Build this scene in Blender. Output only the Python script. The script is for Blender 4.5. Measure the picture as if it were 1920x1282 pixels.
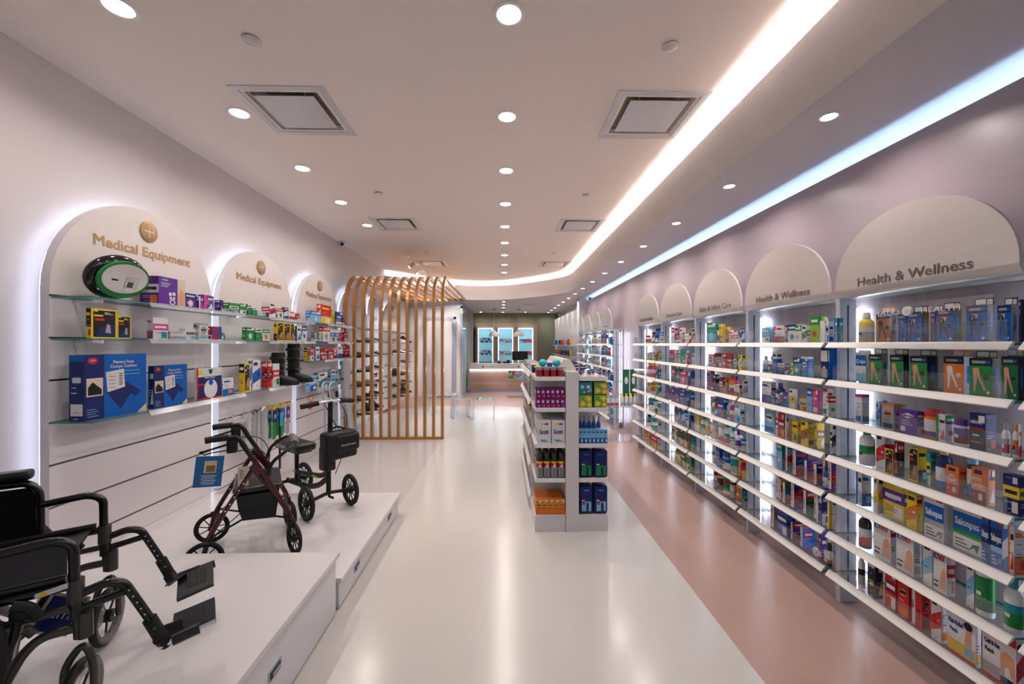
import bpy, math, random
from mathutils import Matrix, Vector
for _o in list(bpy.data.objects): bpy.data.objects.remove(_o)
SC = bpy.context.scene
COL = SC.collection
PI = math.pi
RND = random.Random(7)

# ------------------------------------------------------------------ camera
CAM_H = 1.45
cam = bpy.data.cameras.new('camera')
cam.sensor_width = 36.0
cam.lens = 36.0 * 766 / 1920
cam.shift_y = 4 / 1920
cam.clip_start = 0.02
cam_o = bpy.data.objects.new('camera', cam)
COL.objects.link(cam_o)
cam_o.location = (0, 0, CAM_H)
cam_o.rotation_euler = (PI / 2, 0, -math.atan(17 / 766))
SC.camera = cam_o

# ------------------------------------------------------------------ view and world
SC.view_settings.view_transform = 'Standard'
SC.view_settings.look = 'None'
SC.view_settings.exposure = 0.50
SC.view_settings.gamma = 1.0
SC.cycles.use_light_tree = False
SC.cycles.max_bounces = 5; SC.cycles.diffuse_bounces = 3; SC.cycles.glossy_bounces = 3; SC.cycles.transparent_max_bounces = 14; SC.cycles.transmission_bounces = 4
SC.cycles.use_adaptive_sampling = True; SC.cycles.adaptive_threshold = .025
SC.cycles.caustics_reflective = False; SC.cycles.caustics_refractive = False
SC.view_settings.use_curve_mapping = False
W = bpy.data.worlds.new('world'); SC.world = W
W.use_nodes = True
W.node_tree.nodes['Background'].inputs[0].default_value = (0.80, 0.86, 1.0, 1)
W.node_tree.nodes['Background'].inputs[1].default_value = 0.26     # added soft fill, entering where the room is left open behind the camera

# light levels (W for lamps, radiance for strips)
P_DOWN = 5.0
P_SIDE = 3.4
E_COVE = 31.0
E_HALO = 5.5
E_SOFFIT = 13.0
E_SHELF = 15.0
WARM = (1.0, 0.90, 0.82)
COOL = (0.80, 0.87, 1.0)

# ------------------------------------------------------------------ materials
MATS = {}
def mat(name, col=(.8, .8, .8), rough=.5, metal=0.0, emit=0.0, ecol=None, coat=0.0, spec=.5):
    if name in MATS: return MATS[name]
    m = bpy.data.materials.new(name); m.use_nodes = True
    b = m.node_tree.nodes['Principled BSDF']
    b.inputs['Base Color'].default_value = (*col, 1)
    b.inputs['Roughness'].default_value = rough
    b.inputs['Metallic'].default_value = metal
    b.inputs['Specular IOR Level'].default_value = spec
    if coat: b.inputs['Coat Weight'].default_value = coat
    if emit:
        b.inputs['Emission Color'].default_value = (*(ecol or col), 1)
        b.inputs['Emission Strength'].default_value = emit
    MATS[name] = m
    return m
def nodes(m): return m.node_tree.nodes, m.node_tree.links, m.node_tree.nodes['Principled BSDF']
def clear(name, tint=(1, 1, 1), rough=.03, gloss=.06, veil=0.0, ior=1.45):
    if name in MATS: return MATS[name]
    m = bpy.data.materials.new(name); m.use_nodes = True
    nt = m.node_tree; nt.nodes.clear()
    out = nt.nodes.new('ShaderNodeOutputMaterial')
    tr = nt.nodes.new('ShaderNodeBsdfTransparent'); tr.inputs[0].default_value = (*tint, 1)
    gl = nt.nodes.new('ShaderNodeBsdfGlossy'); gl.inputs['Roughness'].default_value = rough
    lw = nt.nodes.new('ShaderNodeLayerWeight'); lw.inputs[0].default_value = .5
    pw = nt.nodes.new('ShaderNodeMath'); pw.operation = 'POWER'; pw.inputs[1].default_value = 4.0
    fr = nt.nodes.new('ShaderNodeMath'); fr.operation = 'MULTIPLY_ADD'; fr.inputs[1].default_value = .55; fr.inputs[2].default_value = (ior - 1) ** 2 / (ior + 1) ** 2 * 1.6
    nt.links.new(lw.outputs['Facing'], pw.inputs[0]); nt.links.new(pw.outputs[0], fr.inputs[0])
    mx = nt.nodes.new('ShaderNodeMixShader')
    nt.links.new(fr.outputs[0], mx.inputs[0]); nt.links.new(tr.outputs[0], mx.inputs[1]); nt.links.new(gl.outputs[0], mx.inputs[2])
    last = mx
    if veil:
        df = nt.nodes.new('ShaderNodeBsdfDiffuse'); df.inputs[0].default_value = (.85, .88, .9, 1)
        m2 = nt.nodes.new('ShaderNodeMixShader'); m2.inputs[0].default_value = veil
        nt.links.new(mx.outputs[0], m2.inputs[1]); nt.links.new(df.outputs[0], m2.inputs[2]); last = m2
    nt.links.new(last.outputs[0], out.inputs[0])
    MATS[name] = m
    return m

M_wall = mat('wall_paint', (.61, .56, .57), .6)
M_ceil = mat('ceiling_paint', (.90, .80, .74), .7)
M_soff = mat('soffit_paint', (.64, .60, .625), .6)
M_fascia = mat('fascia_paint', (.60, .54, .515), .6)
M_pink = mat('pink_wall_paint', (.45, .375, .425), .32)
M_white = mat('white_laminate', (.64, .615, .63), .28)
M_slat = mat('slatwall_laminate', (.76, .72, .75), .25)
M_groove = mat('groove_dark', (.10, .085, .085), .5)
M_panel = mat('arch_face', (.66, .61, .60), .3)
M_front = mat('drawer_front', (.62, .61, .645), .25)
M_epoxy_w = mat('white_epoxy', (.57, .545, .525), .19)
M_epoxy_g = mat('greige_epoxy', (.51, .475, .465), .2)
M_epoxy_p = mat('pink_epoxy', (.42, .27, .235), .3)
M_green = mat('sage_wall_paint', (.15, .172, .115), .6)
M_chrome = mat('chrome', (.75, .76, .78), .15, 1.0)
M_alu = mat('brushed_aluminium', (.40, .43, .54), .4, .5)
M_steel = mat('post_steel', (.60, .64, .76), .35, .2)
M_slot = mat('slot_black', (.02, .02, .025), .6)
M_rail = mat('price_rail', (.76, .735, .72), .4)
M_black = mat('black_gloss', (.006, .006, .007), .16)
M_matte = mat('black_matte', (.008, .008, .009), .5, spec=.3)
M_vinyl = mat('black_vinyl', (.010, .010, .012), .3, spec=.45)
M_grey = mat('dark_grey_metal', (.055, .052, .05), .3, .4)
M_rubber = mat('rubber', (.009, .009, .009), .6, spec=.3)
M_red = mat('oxblood_frame', (.065, .004, .006), .22, .2, coat=.3)
M_copper = mat('copper_slat', (.40, .18, .045), .3, .35, coat=.15)
M_gold = mat('gold_letter', (.40, .245, .10), .35, .35)
M_brown = mat('brown_letter', (.13, .085, .09), .4)
M_lamp = mat('lamp_face', (1, 1, 1), .5, emit=14, ecol=(1, .97, .94))
M_lamp.cycles.emission_sampling = 'NONE'
M_trim = mat('lamp_trim', (.85, .82, .80), .4)
M_wood = mat('pale_oak', (.42, .28, .21), .45)
M_teal = mat('glass_edge', (.02, .20, .20), .15)
M_frost = mat('frosted_panel', (.70, .66, .66), .25)
M_mirror = mat('mirror', (.8, .83, .84), .02, 1.0)
M_glass = clear('shelf_glass', (.93, .975, .965), ior=1.45)
M_acry = clear('clear_acrylic', (.985, .99, .995), veil=.025, ior=1.4)
M_edge = clear('acrylic_edge', (.90, .93, .97), veil=.55, ior=1.5)
M_acry2 = clear('iridescent_acrylic', (.95, .965, .99), veil=.04, ior=1.5)
M_ggl = clear('green_glass', (.50, .78, .70), veil=.30, ior=1.5)
M_led_cove = mat('led_cove', (1, 1, 1), .5, emit=E_COVE, ecol=(.98, .97, 1))
M_led_halo = mat('led_halo', (1, 1, 1), .5, emit=E_HALO, ecol=(.70, .79, 1))
M_led_soff = mat('led_soffit', (1, 1, 1), .5, emit=E_SOFFIT, ecol=(.44, .69, 1))
M_led_shelf = mat('led_shelf', (1, 1, 1), .5, emit=E_SHELF, ecol=(.78, .85, 1))
M_led_blue = mat('led_cabinet', (1, 1, 1), .5, emit=10.0, ecol=(.66, .92, 1))

def streak(m, sx, sy, sz, a, b, amt=.5):
    n, l, bs = nodes(m)
    tc = n.new('ShaderNodeTexCoord'); mp = n.new('ShaderNodeMapping'); mp.inputs['Scale'].default_value = (sx, sy, sz)
    nz = n.new('ShaderNodeTexNoise'); nz.inputs['Scale'].default_value = 1; nz.inputs['Detail'].default_value = 4
    cr = n.new('ShaderNodeValToRGB'); cr.color_ramp.elements[0].color = (*a, 1); cr.color_ramp.elements[1].color = (*b, 1)
    cr.color_ramp.elements[0].position = .35; cr.color_ramp.elements[1].position = .68
    l.new(tc.outputs['Object'], mp.inputs[0]); l.new(mp.outputs[0], nz.inputs[0]); l.new(nz.outputs[0], cr.inputs[0]); l.new(cr.outputs[0], bs.inputs['Base Color'])
streak(M_wood, .4, 2, 26, (.36, .225, .165), (.47, .325, .25))
M_champ = mat('champagne_brushed_metal', (.80, .73, .69), .33, .55)
streak(M_champ, 3, 3, 160, (.60, .565, .55), (.62, .585, .57))
M_back = mat('shelf_back_laminate', (.50, .46, .47), .3)
streak(M_back, 20, 20, .7, (.37, .325, .34), (.44, .395, .42))
# slight waviness in the poured floor
for _m, _s in ((M_epoxy_w, .012), (M_epoxy_g, .012), (M_epoxy_p, .02)):
    n, l, bs = nodes(_m)
    tc = n.new('ShaderNodeTexCoord'); nz = n.new('ShaderNodeTexNoise'); nz.inputs['Scale'].default_value = 2.2; nz.inputs['Detail'].default_value = 5
    mr = n.new('ShaderNodeMapRange'); b0 = bs.inputs['Roughness'].default_value
    mr.inputs['To Min'].default_value = b0 - .01; mr.inputs['To Max'].default_value = b0 + .02
    l.new(tc.outputs['Object'], nz.inputs[0]); l.new(nz.outputs[0], mr.inputs[0]); l.new(mr.outputs[0], bs.inputs['Roughness'])

PAL = dict(W=(.80, .80, .82), K=(.015, .015, .018), R=(.62, .02, .03), D=(.22, .01, .02), B=(.003, .12, .52), N=(.012, .025, .15), L=(.22, .52, .80),
           T=(.02, .32, .36), G=(.02, .27, .06), E=(.01, .15, .06), Y=(.85, .60, .02), O=(.80, .20, .03), P=(.13, .035, .33), M=(.70, .06, .30),
           S=(.38, .39, .42), C=(.74, .64, .50), A=(.38, .16, .04), F=(.30, .52, .03), U=(.24, .012, .17))
WORD = dict(W='white', K='black', R='red', D='dark red', B='blue', N='navy', L='light blue', T='teal', G='green', E='dark green', Y='yellow', O='orange',
            P='purple', M='pink', S='grey', C='cream', A='amber', F='lime', U='plum')
def pm(c): return mat('print_' + WORD[c].replace(' ', '_'), tuple(v * .82 for v in PAL[c]), .34, spec=.22)
def cm(c): return mat('plastic_' + WORD[c].replace(' ', '_'), tuple(v * .88 for v in PAL[c]), .28)
M_skin = mat('print_skin', (.62, .30, .17), .4)

# ------------------------------------------------------------------ mesh builder
TXT = {}
def text_mesh(s):
    if s in TXT: return TXT[s]
    cu = bpy.data.curves.new('t', 'FONT'); cu.body = s; cu.size = 1; cu.align_x = 'CENTER'; cu.resolution_u = 3
    o = bpy.data.objects.new('t', cu); COL.objects.link(o)
    bpy.context.view_layer.update()
    me = bpy.data.meshes.new_from_object(o)
    v = [tuple(p.co) for p in me.vertices]; f = [tuple(p.vertices) for p in me.polygons]
    bpy.data.objects.remove(o); bpy.data.curves.remove(cu); bpy.data.meshes.remove(me)
    xs = [p[0] for p in v] or [0]; ys = [p[1] for p in v] or [0]
    TXT[s] = (v, f, min(xs), max(xs), min(ys), max(ys))
    return TXT[s]

class MB:
    def __init__(s): s.v = []; s.f = []; s.m = []; s.ms = []; s.M = Matrix.Identity(4)
    def mi(s, m):
        if m not in s.ms: s.ms.append(m)
        return s.ms.index(m)
    def add(s, vs, fs, m):
        k = len(s.v); i = s.mi(m)
        s.v += [tuple(s.M @ Vector(p)) for p in vs]
        for f in fs: s.f.append(tuple(a + k for a in f)); s.m.append(i)
        return s
    def box(s, x0, y0, z0, x1, y1, z1, m):
        x0, x1 = min(x0, x1), max(x0, x1); y0, y1 = min(y0, y1), max(y0, y1); z0, z1 = min(z0, z1), max(z0, z1)
        return s.add([(x0, y0, z0), (x1, y0, z0), (x1, y1, z0), (x0, y1, z0), (x0, y0, z1), (x1, y0, z1), (x1, y1, z1), (x0, y1, z1)],
                     [(0, 3, 2, 1), (4, 5, 6, 7), (0, 1, 5, 4), (1, 2, 6, 5), (2, 3, 7, 6), (3, 0, 4, 7)], m)
    def rbox(s, x0, y0, z0, x1, y1, z1, m, r=.01, n=3):
        """box with rounded vertical edges and softened top and bottom"""
        x0, x1 = min(x0, x1), max(x0, x1); y0, y1 = min(y0, y1), max(y0, y1)
        def ring(r, i, z):
            pts = []
            for cx, cy, a in ((x1 - r, y1 - r, 0), (x0 + r, y1 - r, PI / 2), (x0 + r, y0 + r, PI), (x1 - r, y0 + r, 1.5 * PI)):
                for k in range(n + 1):
                    t = a + PI / 2 * k / n; pts.append((cx + (r - i) * math.cos(t), cy + (r - i) * math.sin(t), z))
            return pts
        b = min(r * .6, (z1 - z0) * .3)
        rings = [ring(r, b, z0), ring(r, b * .3, z0 + b * .3), ring(r, 0, z0 + b), ring(r, 0, z1 - b), ring(r, b * .3, z1 - b * .3), ring(r, b, z1)]
        return s.loft(rings, m)
    def loft(s, rings, m, caps=True, closed=True):
        n = len(rings[0]); vs = [p for r in rings for p in r]; fs = []
        for i in range(len(rings) - 1):
            for k in range(n if closed else n - 1):
                a = i * n + k; b = i * n + (k + 1) % n
                fs.append((a, b, b + n, a + n))
        if caps: fs.append(tuple(reversed(range(n)))); fs.append(tuple(range((len(rings) - 1) * n, len(rings) * n)))
        return s.add(vs, fs, m)
    def lathe(s, prof, c, m, seg=16, axis='z', sx=1, sy=1):
        rings = []
        for r, z in prof:
            ring = []
            for k in range(seg):
                t = 2 * PI * k / seg; a, b = r * math.cos(t) * sx, r * math.sin(t) * sy
                p = {'z': (a, b, z), 'y': (a, z, -b), 'x': (z, a, b)}[axis]
                ring.append((p[0] + c[0], p[1] + c[1], p[2] + c[2]))
            rings.append(ring)
        return s.loft(rings, m)
    def cyl(s, p0, p1, r0, m, r1=None, seg=12):
        return s.tube([p0, p1], r0, m, seg, r1=r1)
    def tube(s, pts, r, m, seg=10, bend=0.0, r1=None, closed=False, flat=None):
        P = [Vector(p) for p in pts]
        if bend and len(P) > 2:
            Q = [P[0]]
            for i in range(1, len(P) - 1):
                a, b, c = P[i - 1], P[i], P[i + 1]
                d0 = (a - b); d1 = (c - b); k = min(bend, d0.length * .48, d1.length * .48)
                A = b + d0.normalized() * k; B = b + d1.normalized() * k
                for j in range(7):
                    t = j / 6; Q.append(A * (1 - t) ** 2 + b * 2 * t * (1 - t) + B * t * t)
            Q.append(P[-1]); P = Q
        n = len(P); T = []
        for i in range(n):
            if closed: d = P[(i + 1) % n] - P[i - 1]
            else: d = P[min(i + 1, n - 1)] - P[max(i - 1, 0)]
            T.append(d.normalized())
        up = Vector((0, 0, 1)) if abs(T[0].z) < .9 else Vector((1, 0, 0))
        N = (up - T[0] * up.dot(T[0])).normalized(); rings = []
        for i in range(n):
            N = (N - T[i] * N.dot(T[i])).normalized(); B = T[i].cross(N)
            rr = r if r1 is None else r + (r1 - r) * i / (n - 1)
            fx, fy = flat if flat else (1, 1)
            rings.append([tuple(P[i] + N * math.cos(2 * PI * k / seg) * rr * fx + B * math.sin(2 * PI * k / seg) * rr * fy) for k in range(seg)])
        if closed: rings.append(rings[0]); return s.loft(rings, m, caps=False)
        return s.loft(rings, m)
    def prism(s, poly, plane, d0, d1, m, m_side=None):
        """extrude a 2D polygon; plane 'x' means poly is (y,z) and depth is x"""
        def P(a, b, d): return {'x': (d, a, b), 'y': (a, d, b), 'z': (a, b, d)}[plane]
        n = len(poly); vs = [P(a, b, d0) for a, b in poly] + [P(a, b, d1) for a, b in poly]
        s.add(vs, [tuple(range(n)), tuple(reversed(range(n, 2 * n)))], m)
        return s.add(vs, [(i, i + n, (i + 1) % n + n, (i + 1) % n) for i in range(n)], m_side or m)
    def ball(s, c, rx, ry, rz, m, seg=14, rings=8):
        R = []
        for i in range(rings + 1):
            t = PI * i / rings; q = max(math.sin(t), .02)
            R.append([(c[0] + rx * q * math.cos(2 * PI * k / seg), c[1] + ry * q * math.sin(2 * PI * k / seg), c[2] - rz * math.cos(t)) for k in range(seg)])
        return s.loft(R, m)
    def torus(s, c, ax, R, r, m, seg=32, seg2=10, flat=1):
        ax = Vector(ax).normalized(); u = ax.orthogonal().normalized(); w = ax.cross(u); c = Vector(c); rings = []
        for i in range(seg + 1):
            t = 2 * PI * i / seg; d = u * math.cos(t) + w * math.sin(t)
            rings.append([tuple(c + d * (R + r * math.cos(2 * PI * k / seg2)) + ax * r * flat * math.sin(2 * PI * k / seg2)) for k in range(seg2)])
        return s.loft(rings, m, caps=False)
    def text(s, t, M, size, m, width=None, bold=0, height=None):
        """flat text in local XY of M, centred; size = line height, width = fit width"""
        v, f, x0, x1, y0, y1 = text_mesh(t)
        k = size
        kx = k if width is None else width / max(x1 - x0, .01)
        if height is not None: k = height / .73
        if height is not None and width is None: kx = k
        old = s.M; s.M = old @ M
        s.add([((p[0] - (x0 + x1) / 2) * kx, p[1] * k, p[2]) for p in v], f, m)
        if bold:
            for q, (dx, dy) in enumerate(((bold, 0), (-bold, 0), (0, bold), (0, -bold))): s.add([((p[0] - (x0 + x1) / 2) * kx + dx, p[1] * k + dy, p[2] + .00012 * (q + 1)) for p in v], f, m)
        s.M = old; return s
    def build(s, name, parent=None, smooth=True, loc=None, rotz=0, ang=38, **props):
        me = bpy.data.meshes.new(name); me.from_pydata(s.v, [], s.f)
        for m in s.ms: me.materials.append(m)
        me.polygons.foreach_set('material_index', s.m)
        if smooth:
            me.polygons.foreach_set('use_smooth', [True] * len(me.polygons)); me.set_sharp_from_angle(angle=math.radians(ang))
        me.update()
        o = bpy.data.objects.new(name, me); COL.objects.link(o)
        if parent is not None: o.parent = parent
        if loc is not None: o.location = loc
        o.rotation_euler = (0, 0, rotz)
        for k, v in props.items(): o[k] = v
        return o

SEEN = {}
def tag(o, label, cat, group=None):
    assert label not in SEEN or group, label
    n = len(label.split())
    if n > 16 or n < 4: print('LABEL LENGTH', n, label)
    if label in SEEN: print('LABEL REPEAT', label)
    SEEN[label] = 1
    o['label'] = label; o['category'] = cat
    if group: o['group'] = group
    return o
def thing(name, label, cat, loc=(0, 0, 0), rotz=0, group=None):
    o = bpy.data.objects.new(name, None); COL.objects.link(o); o.location = loc; o.rotation_euler = (0, 0, rotz); o.empty_display_size = .1
    return tag(o, label, cat, group)
def struct(o): o['kind'] = 'structure'; return o
def copy_tree(o, parent=None):
    c = o.copy(); COL.objects.link(c)
    if parent is not None: c.parent = parent
    for ch in [x for x in bpy.data.objects if x.parent == o]: copy_tree(ch, c)
    return c
def copy_fast(o, kids, loc, rotz=None):
    c = o.copy(); COL.objects.link(c); c.location = loc
    if rotz is not None: c.rotation_euler = (0, 0, rotz)
    for k in kids:
        d = k.copy(); COL.objects.link(d); d.parent = c
    return c
ORD = ['first', 'second', 'third', 'fourth', 'fifth', 'sixth', 'seventh', 'eighth', 'ninth', 'tenth', 'eleventh', 'twelfth', 'thirteenth', 'fourteenth', 'fifteenth', 'sixteenth', 'seventeenth', 'eighteenth']

# ------------------------------------------------------------------ large structure
XL_WALL, XR_WALL = -2.62, 2.075
CEIL, SOFF = 3.08, 2.60
Y0, YB = -2.2, 15.2
# floor: white pour in the middle with a round far end, pink pour round it, greige by the left platforms
WX0, WX1 = -.93, 1.12
MB().box(-3.3, Y0, -.06, 3.2, YB + 2, -.002, M_epoxy_p).build('floor', smooth=False, kind='structure')
arc = [(WX1, 8.3)]
for i in range(1, 24):
    t = PI * i / 24; arc.append((-.75 + 1.87 * math.cos(t), 8.3 + 1.36 * math.sin(t) ** .8))
arc.append((-2.62, 8.3))
MB().prism([(WX0, Y0), (WX1, Y0)] + arc + [(-2.62, 6.29), (WX0, 6.29)], 'z', -.002, 0, M_epoxy_w).build('floor_white_pour', smooth=False, kind='structure')
MB().box(-2.62, Y0, -.002, WX0, 6.29, 0, M_epoxy_g).build('floor_greige_pour', smooth=False, kind='structure')

# walls
MB().box(XL_WALL - .1, Y0, 0, XL_WALL, 16.4, CEIL + .1, M_wall).build('wall_left', smooth=False, kind='structure')
wr = MB()
wr.box(XR_WALL, Y0, 0, XR_WALL + .03, 10.05, 2.515, M_pink)
wr.box(XR_WALL + .03, Y0, 2.36, XR_WALL + .30, 10.05, 2.40, M_soff)
wr.box(XR_WALL + .30, Y0, 2.3, XR_WALL + .34, 10.05, SOFF, M_soff)
wr.box(XR_WALL + .05, 10.05, 0, XR_WALL + .1, YB, SOFF, M_white)
wr.build('wall_right', smooth=False, kind='structure')
MB().box(-1.15, YB, 0, XR_WALL + .1, YB + .1, SOFF, M_green).build('wall_back', smooth=False, kind='structure')
MB().box(-2.62, YB + .9, 0, -1.15, YB + 1.0, SOFF, M_wall).build('wall_back_left', smooth=False, kind='structure')

# raised ceiling and lowered soffit with an LED cove along a curved fascia
ce = MB(); vx = (-1.44, 1.05); vy = (2.91, 5.6, 8.32); q = .235        # square holes for the air vents
ysp = [Y0] + [v for y in vy for v in (y - q, y + q)] + [11.4]
for i in range(len(ysp) - 1):
    if i % 2 == 0: ce.box(XL_WALL - .1, ysp[i], CEIL, 1.95, ysp[i + 1], CEIL + .12, M_ceil)
    else:
        for xa, xb in ((XL_WALL - .1, vx[0] - q), (vx[0] + q, vx[1] - q), (vx[1] + q, 1.95)): ce.box(xa, ysp[i], CEIL, xb, ysp[i + 1], CEIL + .12, M_ceil)
ce.build('ceiling', smooth=False, kind='structure')
path = [(1.485, Y0), (1.485, 8.45)]
for q in [(1.475, 8.75), (1.43, 8.98), (1.34, 9.2), (1.18, 9.45), (.98, 9.72), (.75, 9.98), (.48, 10.24), (.18, 10.47), (-.15, 10.62), (-.5, 10.68), (-.85, 10.64), (-1.2, 10.5), (-1.6, 10.22), (-2.0, 9.85), (-2.35, 9.45), (-2.62, 9.1)]: path.append(q)
def offset(pth, d):
    out = []
    for i, p in enumerate(pth):
        a = Vector(pth[max(i - 1, 0)]); b = Vector(pth[min(i + 1, len(pth) - 1)]); t = (b - a).normalized(); n = Vector((t.y, -t.x))
        out.append((p[0] + n.x * d, p[1] + n.y * d))
    return out
def ribbon(mb, p0, z0, p1, z1, m):
    n = len(p0)
    mb.add([(a, b, z0) for a, b in p0] + [(a, b, z1) for a, b in p1], [(i, i + 1, n + i + 1, n + i) for i in range(n - 1)], m)
fa = MB()
ZL = 2.972
pin, plip, pout = path, offset(path, .02), offset(path, .26)
ribbon(fa, pin, SOFF, pin, ZL, M_fascia); ribbon(fa, pin, ZL, plip, ZL, M_ceil); ribbon(fa, plip, ZL, plip, 2.90, M_ceil)
ribbon(fa, plip, 2.90, pout, 2.90, M_ceil); ribbon(fa, pout, 2.90, pout, CEIL, M_ceil)
fa.build('trim_cove_fascia', kind='structure')
le = MB(); ribbon(le, offset(path, .05), 2.915, offset(path, .12), 2.915, M_led_cove)
struct(le.build('trim_cove_light'))
so = MB()
n = len(path)
# underside: right strip then the field beyond the curve
so.box(1.4865, Y0, SOFF, XR_WALL + .34, 8.45, SOFF + .02, M_soff)
outer = [(max(min(p[0] + 99 if i < 3 else p[0], XR_WALL + .34), -2.62), 0) for i, p in enumerate(path)]
vs = []; fs = []
curve = path[1:]
for i, p in enumerate(curve):
    t = i / (len(curve) - 1)
    vs.append((p[0], p[1], SOFF)); vs.append((XR_WALL + .34 + (-2.62 - XR_WALL - .34) * t, 11.5 if 0 < i < len(curve) - 1 else (8.45 if i == 0 else 9.1), SOFF))
for i in range(len(curve) - 1): fs.append((2 * i, 2 * i + 1, 2 * i + 3, 2 * i + 2))
so.add(vs, fs, M_soff)
so.box(-2.62, 11.5, SOFF, XR_WALL + .34, YB + 1, SOFF + .02, M_soff)
so.add([(XR_WALL + .34, 8.45, SOFF), (XR_WALL + .34, 11.5, SOFF), (vs[3][0], 11.5, SOFF)], [(0, 1, 2)], M_soff)
so.add([(-2.62, 9.1, SOFF), (-2.62, 11.5, SOFF), (vs[-3][0], 11.5, SOFF)], [(0, 1, 2)], M_soff)
so.build('ceiling_soffit', smooth=False, kind='structure')
# cool LED strip hidden on top of the right wall, washing the soffit
ls = MB(); ls.box(XR_WALL + .11, Y0, 2.402, XR_WALL + .15, 10.0, 2.412, M_led_soff); struct(ls.build('trim_soffit_light', smooth=False))
# pilaster ending the right wall
MB().box(1.88, 10.05, 0, XR_WALL + .34, 10.3, SOFF, M_soff).build('wall_pilaster', smooth=False, kind='structure')
# ------------------------------------------------------------------ ceiling fittings
def lampdata(name, size, power, col, blend=None):
    l = bpy.data.lights.new(name, 'AREA'); l.shape = 'DISK'; l.size = size; l.energy = power; l.color = col; l.spread = math.radians(150)
    return l
LD = lampdata('downlight_lamp', .10, P_DOWN, WARM); LS = lampdata('soffit_lamp', .07, P_SIDE, WARM)
def downlight(x, y, z, r, label, group, ld):
    t = thing('recessed_downlight', label, 'downlight', (x, y, z), 0, group)
    m = MB(); m.torus((0, 0, -.002), (0, 0, 1), r * 1.22, r * .2, M_trim, 28, 6, .35); m.build('trim_ring', t)
    m = MB(); m.lathe([(r * 1.05, -.003), (r * 1.05, -.0005)], (0, 0, 0), M_lamp, 24); m.build('lamp_face', t)
    o = bpy.data.objects.new('lamp', ld); COL.objects.link(o); o.parent = t; o.location = (0, 0, -.012)
for i in range(9):
    downlight(.03, 2.02 + .91 * i, CEIL, .057, 'round white downlight in the middle row of the ceiling, %s from the camera' % ORD[i], 'downlights down the middle of the ceiling', LD)
for i in range(5):
    downlight(-1.86, 2.02 + .906 * i, CEIL, .057, 'round white downlight in the row near the left wall, %s from the camera' % ORD[i], 'downlights along the left wall', LD)
for i in range(15):
    downlight(1.648, 2.03 + .91 * i, SOFF, .034, 'small downlight in the lowered soffit over the right shelves, %s from the camera' % ORD[i], 'downlights in the right soffit', LS)
for i, y in enumerate((11.1, 11.97, 12.92)):
    downlight(.02, y, SOFF, .036, 'small downlight in the far soffit before the counter, %s from the camera' % ORD[i], 'downlights before the counter', LS)
for i, x in enumerate((-1.95, -1.4)):
    downlight(x, 10.75, SOFF, .036, 'small downlight before the frosted partition, %s from the left' % ORD[i], 'downlights before the partition', LS)
for i, x in enumerate((-.79, .0, .81)):
    downlight(x, 14.72, SOFF, .036, 'small downlight in front of the green wall, %s from the left' % ORD[i], 'downlights over the green wall', LS)

def diffuser(x, y, label):
    t = thing('air_diffuser', label, 'air vent', (x, y, CEIL), 0, 'square air vents in the ceiling')
    a = .302
    m = MB()
    for k in range(4):
        m.M = Matrix.Rotation(k * PI / 2, 4, 'Z')
        m.add([(-a, -a, -.006), (a, -a, -.006), (a - .045, -a + .045, -.006), (-a + .045, -a + .045, -.006), (-a, -a, 0), (a, -a, 0),
               (a - .045, -a + .045, .001), (-a + .045, -a + .045, .001)], [(0, 3, 2, 1), (0, 1, 5, 4), (2, 3, 7, 6)], M_white)
        b = a - .045
        m.add([(-b, -b, -.005), (b, -b, -.005), (b - .03, -b + .03, .03), (-b + .03, -b + .03, .03)], [(0, 3, 2, 1)], M_white)
    m.build('outer_frame', t, smooth=False)
    m = MB(); m.box(-.197, -.197, -.004, .197, .197, .001, M_white); m.build('centre_plate', t, smooth=False)
    m = MB(); m.box(-.234, -.234, .05, .234, .234, .055, mat('duct_gap_shade', (.42, .35, .26), .6)); m.build('duct', t, smooth=False)  # brownish shadow of the vent gap is put into this plate's colour
    m = MB()
    for sx, sy in ((-1, 1), (1, 1), (-1, -1), (1, -1)): m.cyl((sx * .13, sy * .175, 0), (sx * .13, sy * .175, .05), .006, M_steel, seg=6)
    m.build('hanger_pin', t)
VN = ['nearest', 'second', 'farthest']
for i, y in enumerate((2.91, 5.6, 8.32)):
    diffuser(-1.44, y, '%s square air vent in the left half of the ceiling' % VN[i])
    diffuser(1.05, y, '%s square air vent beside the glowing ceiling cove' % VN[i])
for i, y in enumerate((2.21, 4.44, 7.28)):
    for x, w in ((-1.345, 'left'), (.91, 'right')):
        m = MB(); m.lathe([(.038, -.004), (.042, -.008), (.042, -.012), (.036, -.016), (.001, -.016)], (0, 0, 0), M_white, 24); m.lathe([(.02, -.004), (.02, 0)], (0, 0, 0), M_white, 16)
        tag(m.build('sprinkler_cover', loc=(x, y, CEIL)), '%s white sprinkler cover on the ceiling, %s side of the middle lights' % (VN[i], w), 'sprinkler', 'sprinkler covers')
m = MB(); m.box(-.16, -.05, -.004, .16, .05, 0, M_grey)
for k in range(4): m.box(-.15, -.042 + k * .023, -.008, .15, -.034 + k * .023, -.004, M_steel)
tag(m.build('slot_vent', loc=(.73, 11.89, SOFF), smooth=False), 'dark slot vent in the far soffit above the counter', 'air vent')
def cctv(loc, rz, label):
    t = thing('security_camera', label, 'camera', loc, rz)
    m = MB(); m.lathe([(.05, 0), (.05, .015), (.035, .02)], (0, 0, -.02), M_white, 20); m.build('mount', t)
    m = MB(); m.tube([(-.05, 0, -.055), (.05, 0, -.055)], .032, M_white, 16); m.build('body', t)
    m = MB(); m.tube([(.045, 0, -.055), (.056, 0, -.055)], .024, M_black, 16); m.build('lens', t)
cctv((-2.555, 6.55, CEIL), -1.2, 'small white security camera high on the left wall')
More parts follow.
